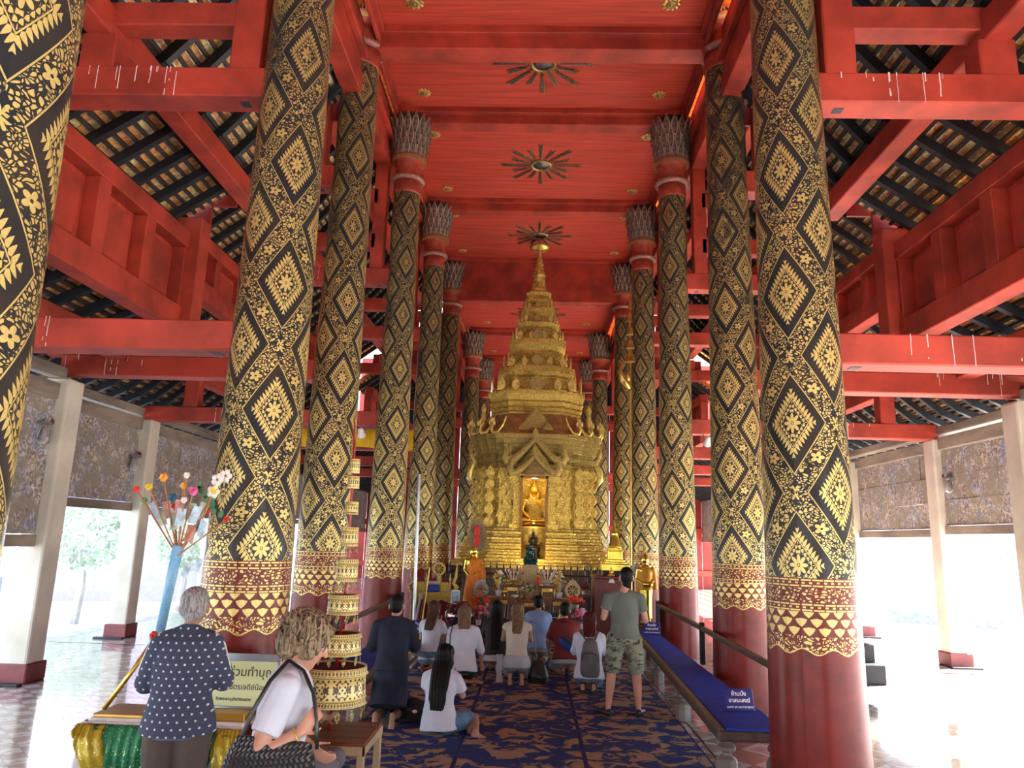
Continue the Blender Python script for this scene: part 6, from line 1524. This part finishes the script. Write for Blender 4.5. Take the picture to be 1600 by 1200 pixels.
H=Vector(J['hd']); g=G(); rr=random.Random(3)
g.ball(H+Rb@Vector((0,-.02,.05)),(.112,.122,.108),20,14,Rb); g.ball(H+Rb@Vector((0,-.065,-.03)),(.105,.082,.095),18,12,Rb)
for s_ in(-1,1): g.ball(H+Rb@Vector((s_*.080,.02,-.01)),(.038,.060,.072),12,10,Rb)
g.ball(H+Rb@Vector((0,.065,.085)),(.075,.045,.035),12,10,Rb)
hb=blob(g,'hair',HBLD,t,.007,2,disp=lambda c:.010*noise.noise(c*34)+.006*noise.noise(c*80))
# loose curls over the cap of hair
cur=G()
for k in range(120):
    u=Vector((rr.gauss(0,1),rr.gauss(-.5,1),rr.gauss(.15,.9))).normalized()
    if u.y>.75 and u.z<.35: continue
    c=H+Rb@Vector((u.x*.112,u.y*.124-.02,u.z*.112+.025)); ta=u.cross(Vector((rr.gauss(0,.4),rr.gauss(0,.4),1))).normalized(); tb_=u.cross(ta); R_=rr.uniform(.016,.030); a0=rr.uniform(0,6.3)
    pts=[c+Rb@(ta*R_*math.cos(a0+i*.45)+tb_*(R_*math.sin(a0+i*.45)*1.0-.012*i*.6)+u*(.006+.006*math.sin(i*.9))) for i in range(8)]
    cur.path(pts,[.002,.005,.0065,.007,.007,.006,.0045,.0015],6)
o=local(cur,'curls',HBLD,hb,smooth=True); o['kind']='stuff'
GLS=mat('spectacle_frame',(.02,.015,.015),.3,0,0)
g=G(); 
for s_ in(-1,1): g.path([H+Rb@Vector((s_*(.030+.022*math.cos(a)),.100,.006+.017*math.sin(a))) for a in [i*PI/6 for i in range(13)]],.0018,6,cap=False); g.path([H+Rb@Vector((s_*.052,.098,.01)),H+Rb@Vector((s_*.078,.0,.012))],.0018,6)
local(g,'spectacles',GLS,t)
g=G(); W_=Vector(J['wrR']); E_=Vector(J['elR']); d=(W_-E_).normalized(); u=d.cross(Vector((0,0,1))).normalized(); w=u.cross(d)
g.path([W_-d*.02+u*.036*math.cos(a)+w*.036*math.sin(a)-Vector((0,0,.012))*(1-math.cos(a-1.5)) for a in [i*PI/10 for i in range(21)]],.0022,6,cap=False); local(g,'bracelet',YG,t,smooth=True)
def weave():
    m,tr,b=newmat('woven_black_leather'); v,x,y,z=coords(tr); u=(y*1.0+x*.6)/.022; w=z/.022; a=u+w; c=u-w; fa=(a.fract()-.5).abs(); fc=(c.fract()-.5).abs(); par=((a.floor()+c.floor())*.5).fract()*2
    h=(1-fa*1.6)*par+(1-fc*1.6)*(1-par); setc(tr,b,mix3(tr,h,(.004,.004,.005),(.030,.030,.034))); b.inputs['Roughness'].default_value=.35; bump(tr,b,h,.9,.006); return m
WV=weave()
tt=thing('woven_bag',(-1.20,3.95,0),'large black woven leather bag on the shoulder of the blond woman','bag',None,-PI/2+.30)
g=G(); loft(g,[((.26,-.03,.66),.07,.20),((.27,-.03,.76),.085,.235),((.275,-.03,.96),.075,.23),((.265,-.02,1.08),.05,.20),((.25,-.01,1.15),.022,.17)],(1,0,0),26,True,.75)
bb_=blob(g,'bag_body',WV,tt,.008,3)
sP=lambda pts,r:local(G().path(pts,r,8,flat=.35),'strap',BLK,tt,smooth=True)
sP([(.245,-.16,1.08),(.262,-.155,1.18),(.265,-.11,1.30),(.235,-.055,1.405),(.17,-.005,1.455),(.10,.02,1.475)],.010)
sP([(.10,.02,1.475),(.13,.095,1.43),(.165,.15,1.33),(.205,.175,1.22),(.235,.185,1.09)],.019)
# ---- seated helper mostly hidden behind her, holding the umbrella pole
J=dict(pel=(0,0,.42),wst=(0,.0,.57),cst=(0,.02,.74),nck=(0,.03,.91),hd=(0,.06,1.02),shL=(-.18,.02,.855),shR=(.18,.02,.855),hpL=(-.09,.04,.40),hpR=(.09,.04,.40),knL=(-.10,.38,.42),knR=(.12,.38,.42),
 anL=(-.08,.36,.09),anR=(.12,.40,.09),toL=(-.08,.54,.03),toR=(.14,.58,.03),elL=(-.38,.12,.66),elR=(.22,.16,.66),wrL=(-.55,.19,.60),wrR=(.13,.33,.50))
t=person((-1.80,5.98,0),-PI/2,'seated person mostly hidden behind the blond woman, hand on the red umbrella pole',J,SKIN,.011,1.0,{'L':((-.95,.2,.1),(.3,.9,-.2),.9)},feet=True)
top(t,J,'dark_shirt',mat('charcoal_cotton',(.05,.05,.055),.85,0,.1),.025,.8,.2,1.0,.014,0,.07); legs_(t,J,'dark_trousers',mat('grey_trousers',(.16,.15,.17),.85,0,.1),.02,1.35,1.0,.014,.062); hair_short(t,J,HBLK)
stl=thing('low_stool',(-1.80,5.98,0),'low dark stool under the hidden seated person','stool',None,-PI/2); local(G().box(-.19,-.17,.27,.19,.15,.31),'seat',DKW,stl,bevel=.01)
for sx in(-1,1):
    for sy in(-1,1): local(G().box(sx*.15-.02,sy*.13-.02,0,sx*.15+.02,sy*.13+.02,.27),'leg',DKW,stl)
tt=thing('black_shoe',(-1.50,6.2,0),'black shoe under the near edge of the wooden stool','shoe'); g=G(); loft(g,[((0,0,.03),.03,.03),((.05,0,.045),.04,.045),((.16,.02,.04),.045,.04),((.26,.03,.03),.03,.025)],(0,1,0),14); blob(g,'upper',BLK,tt,.009,1)
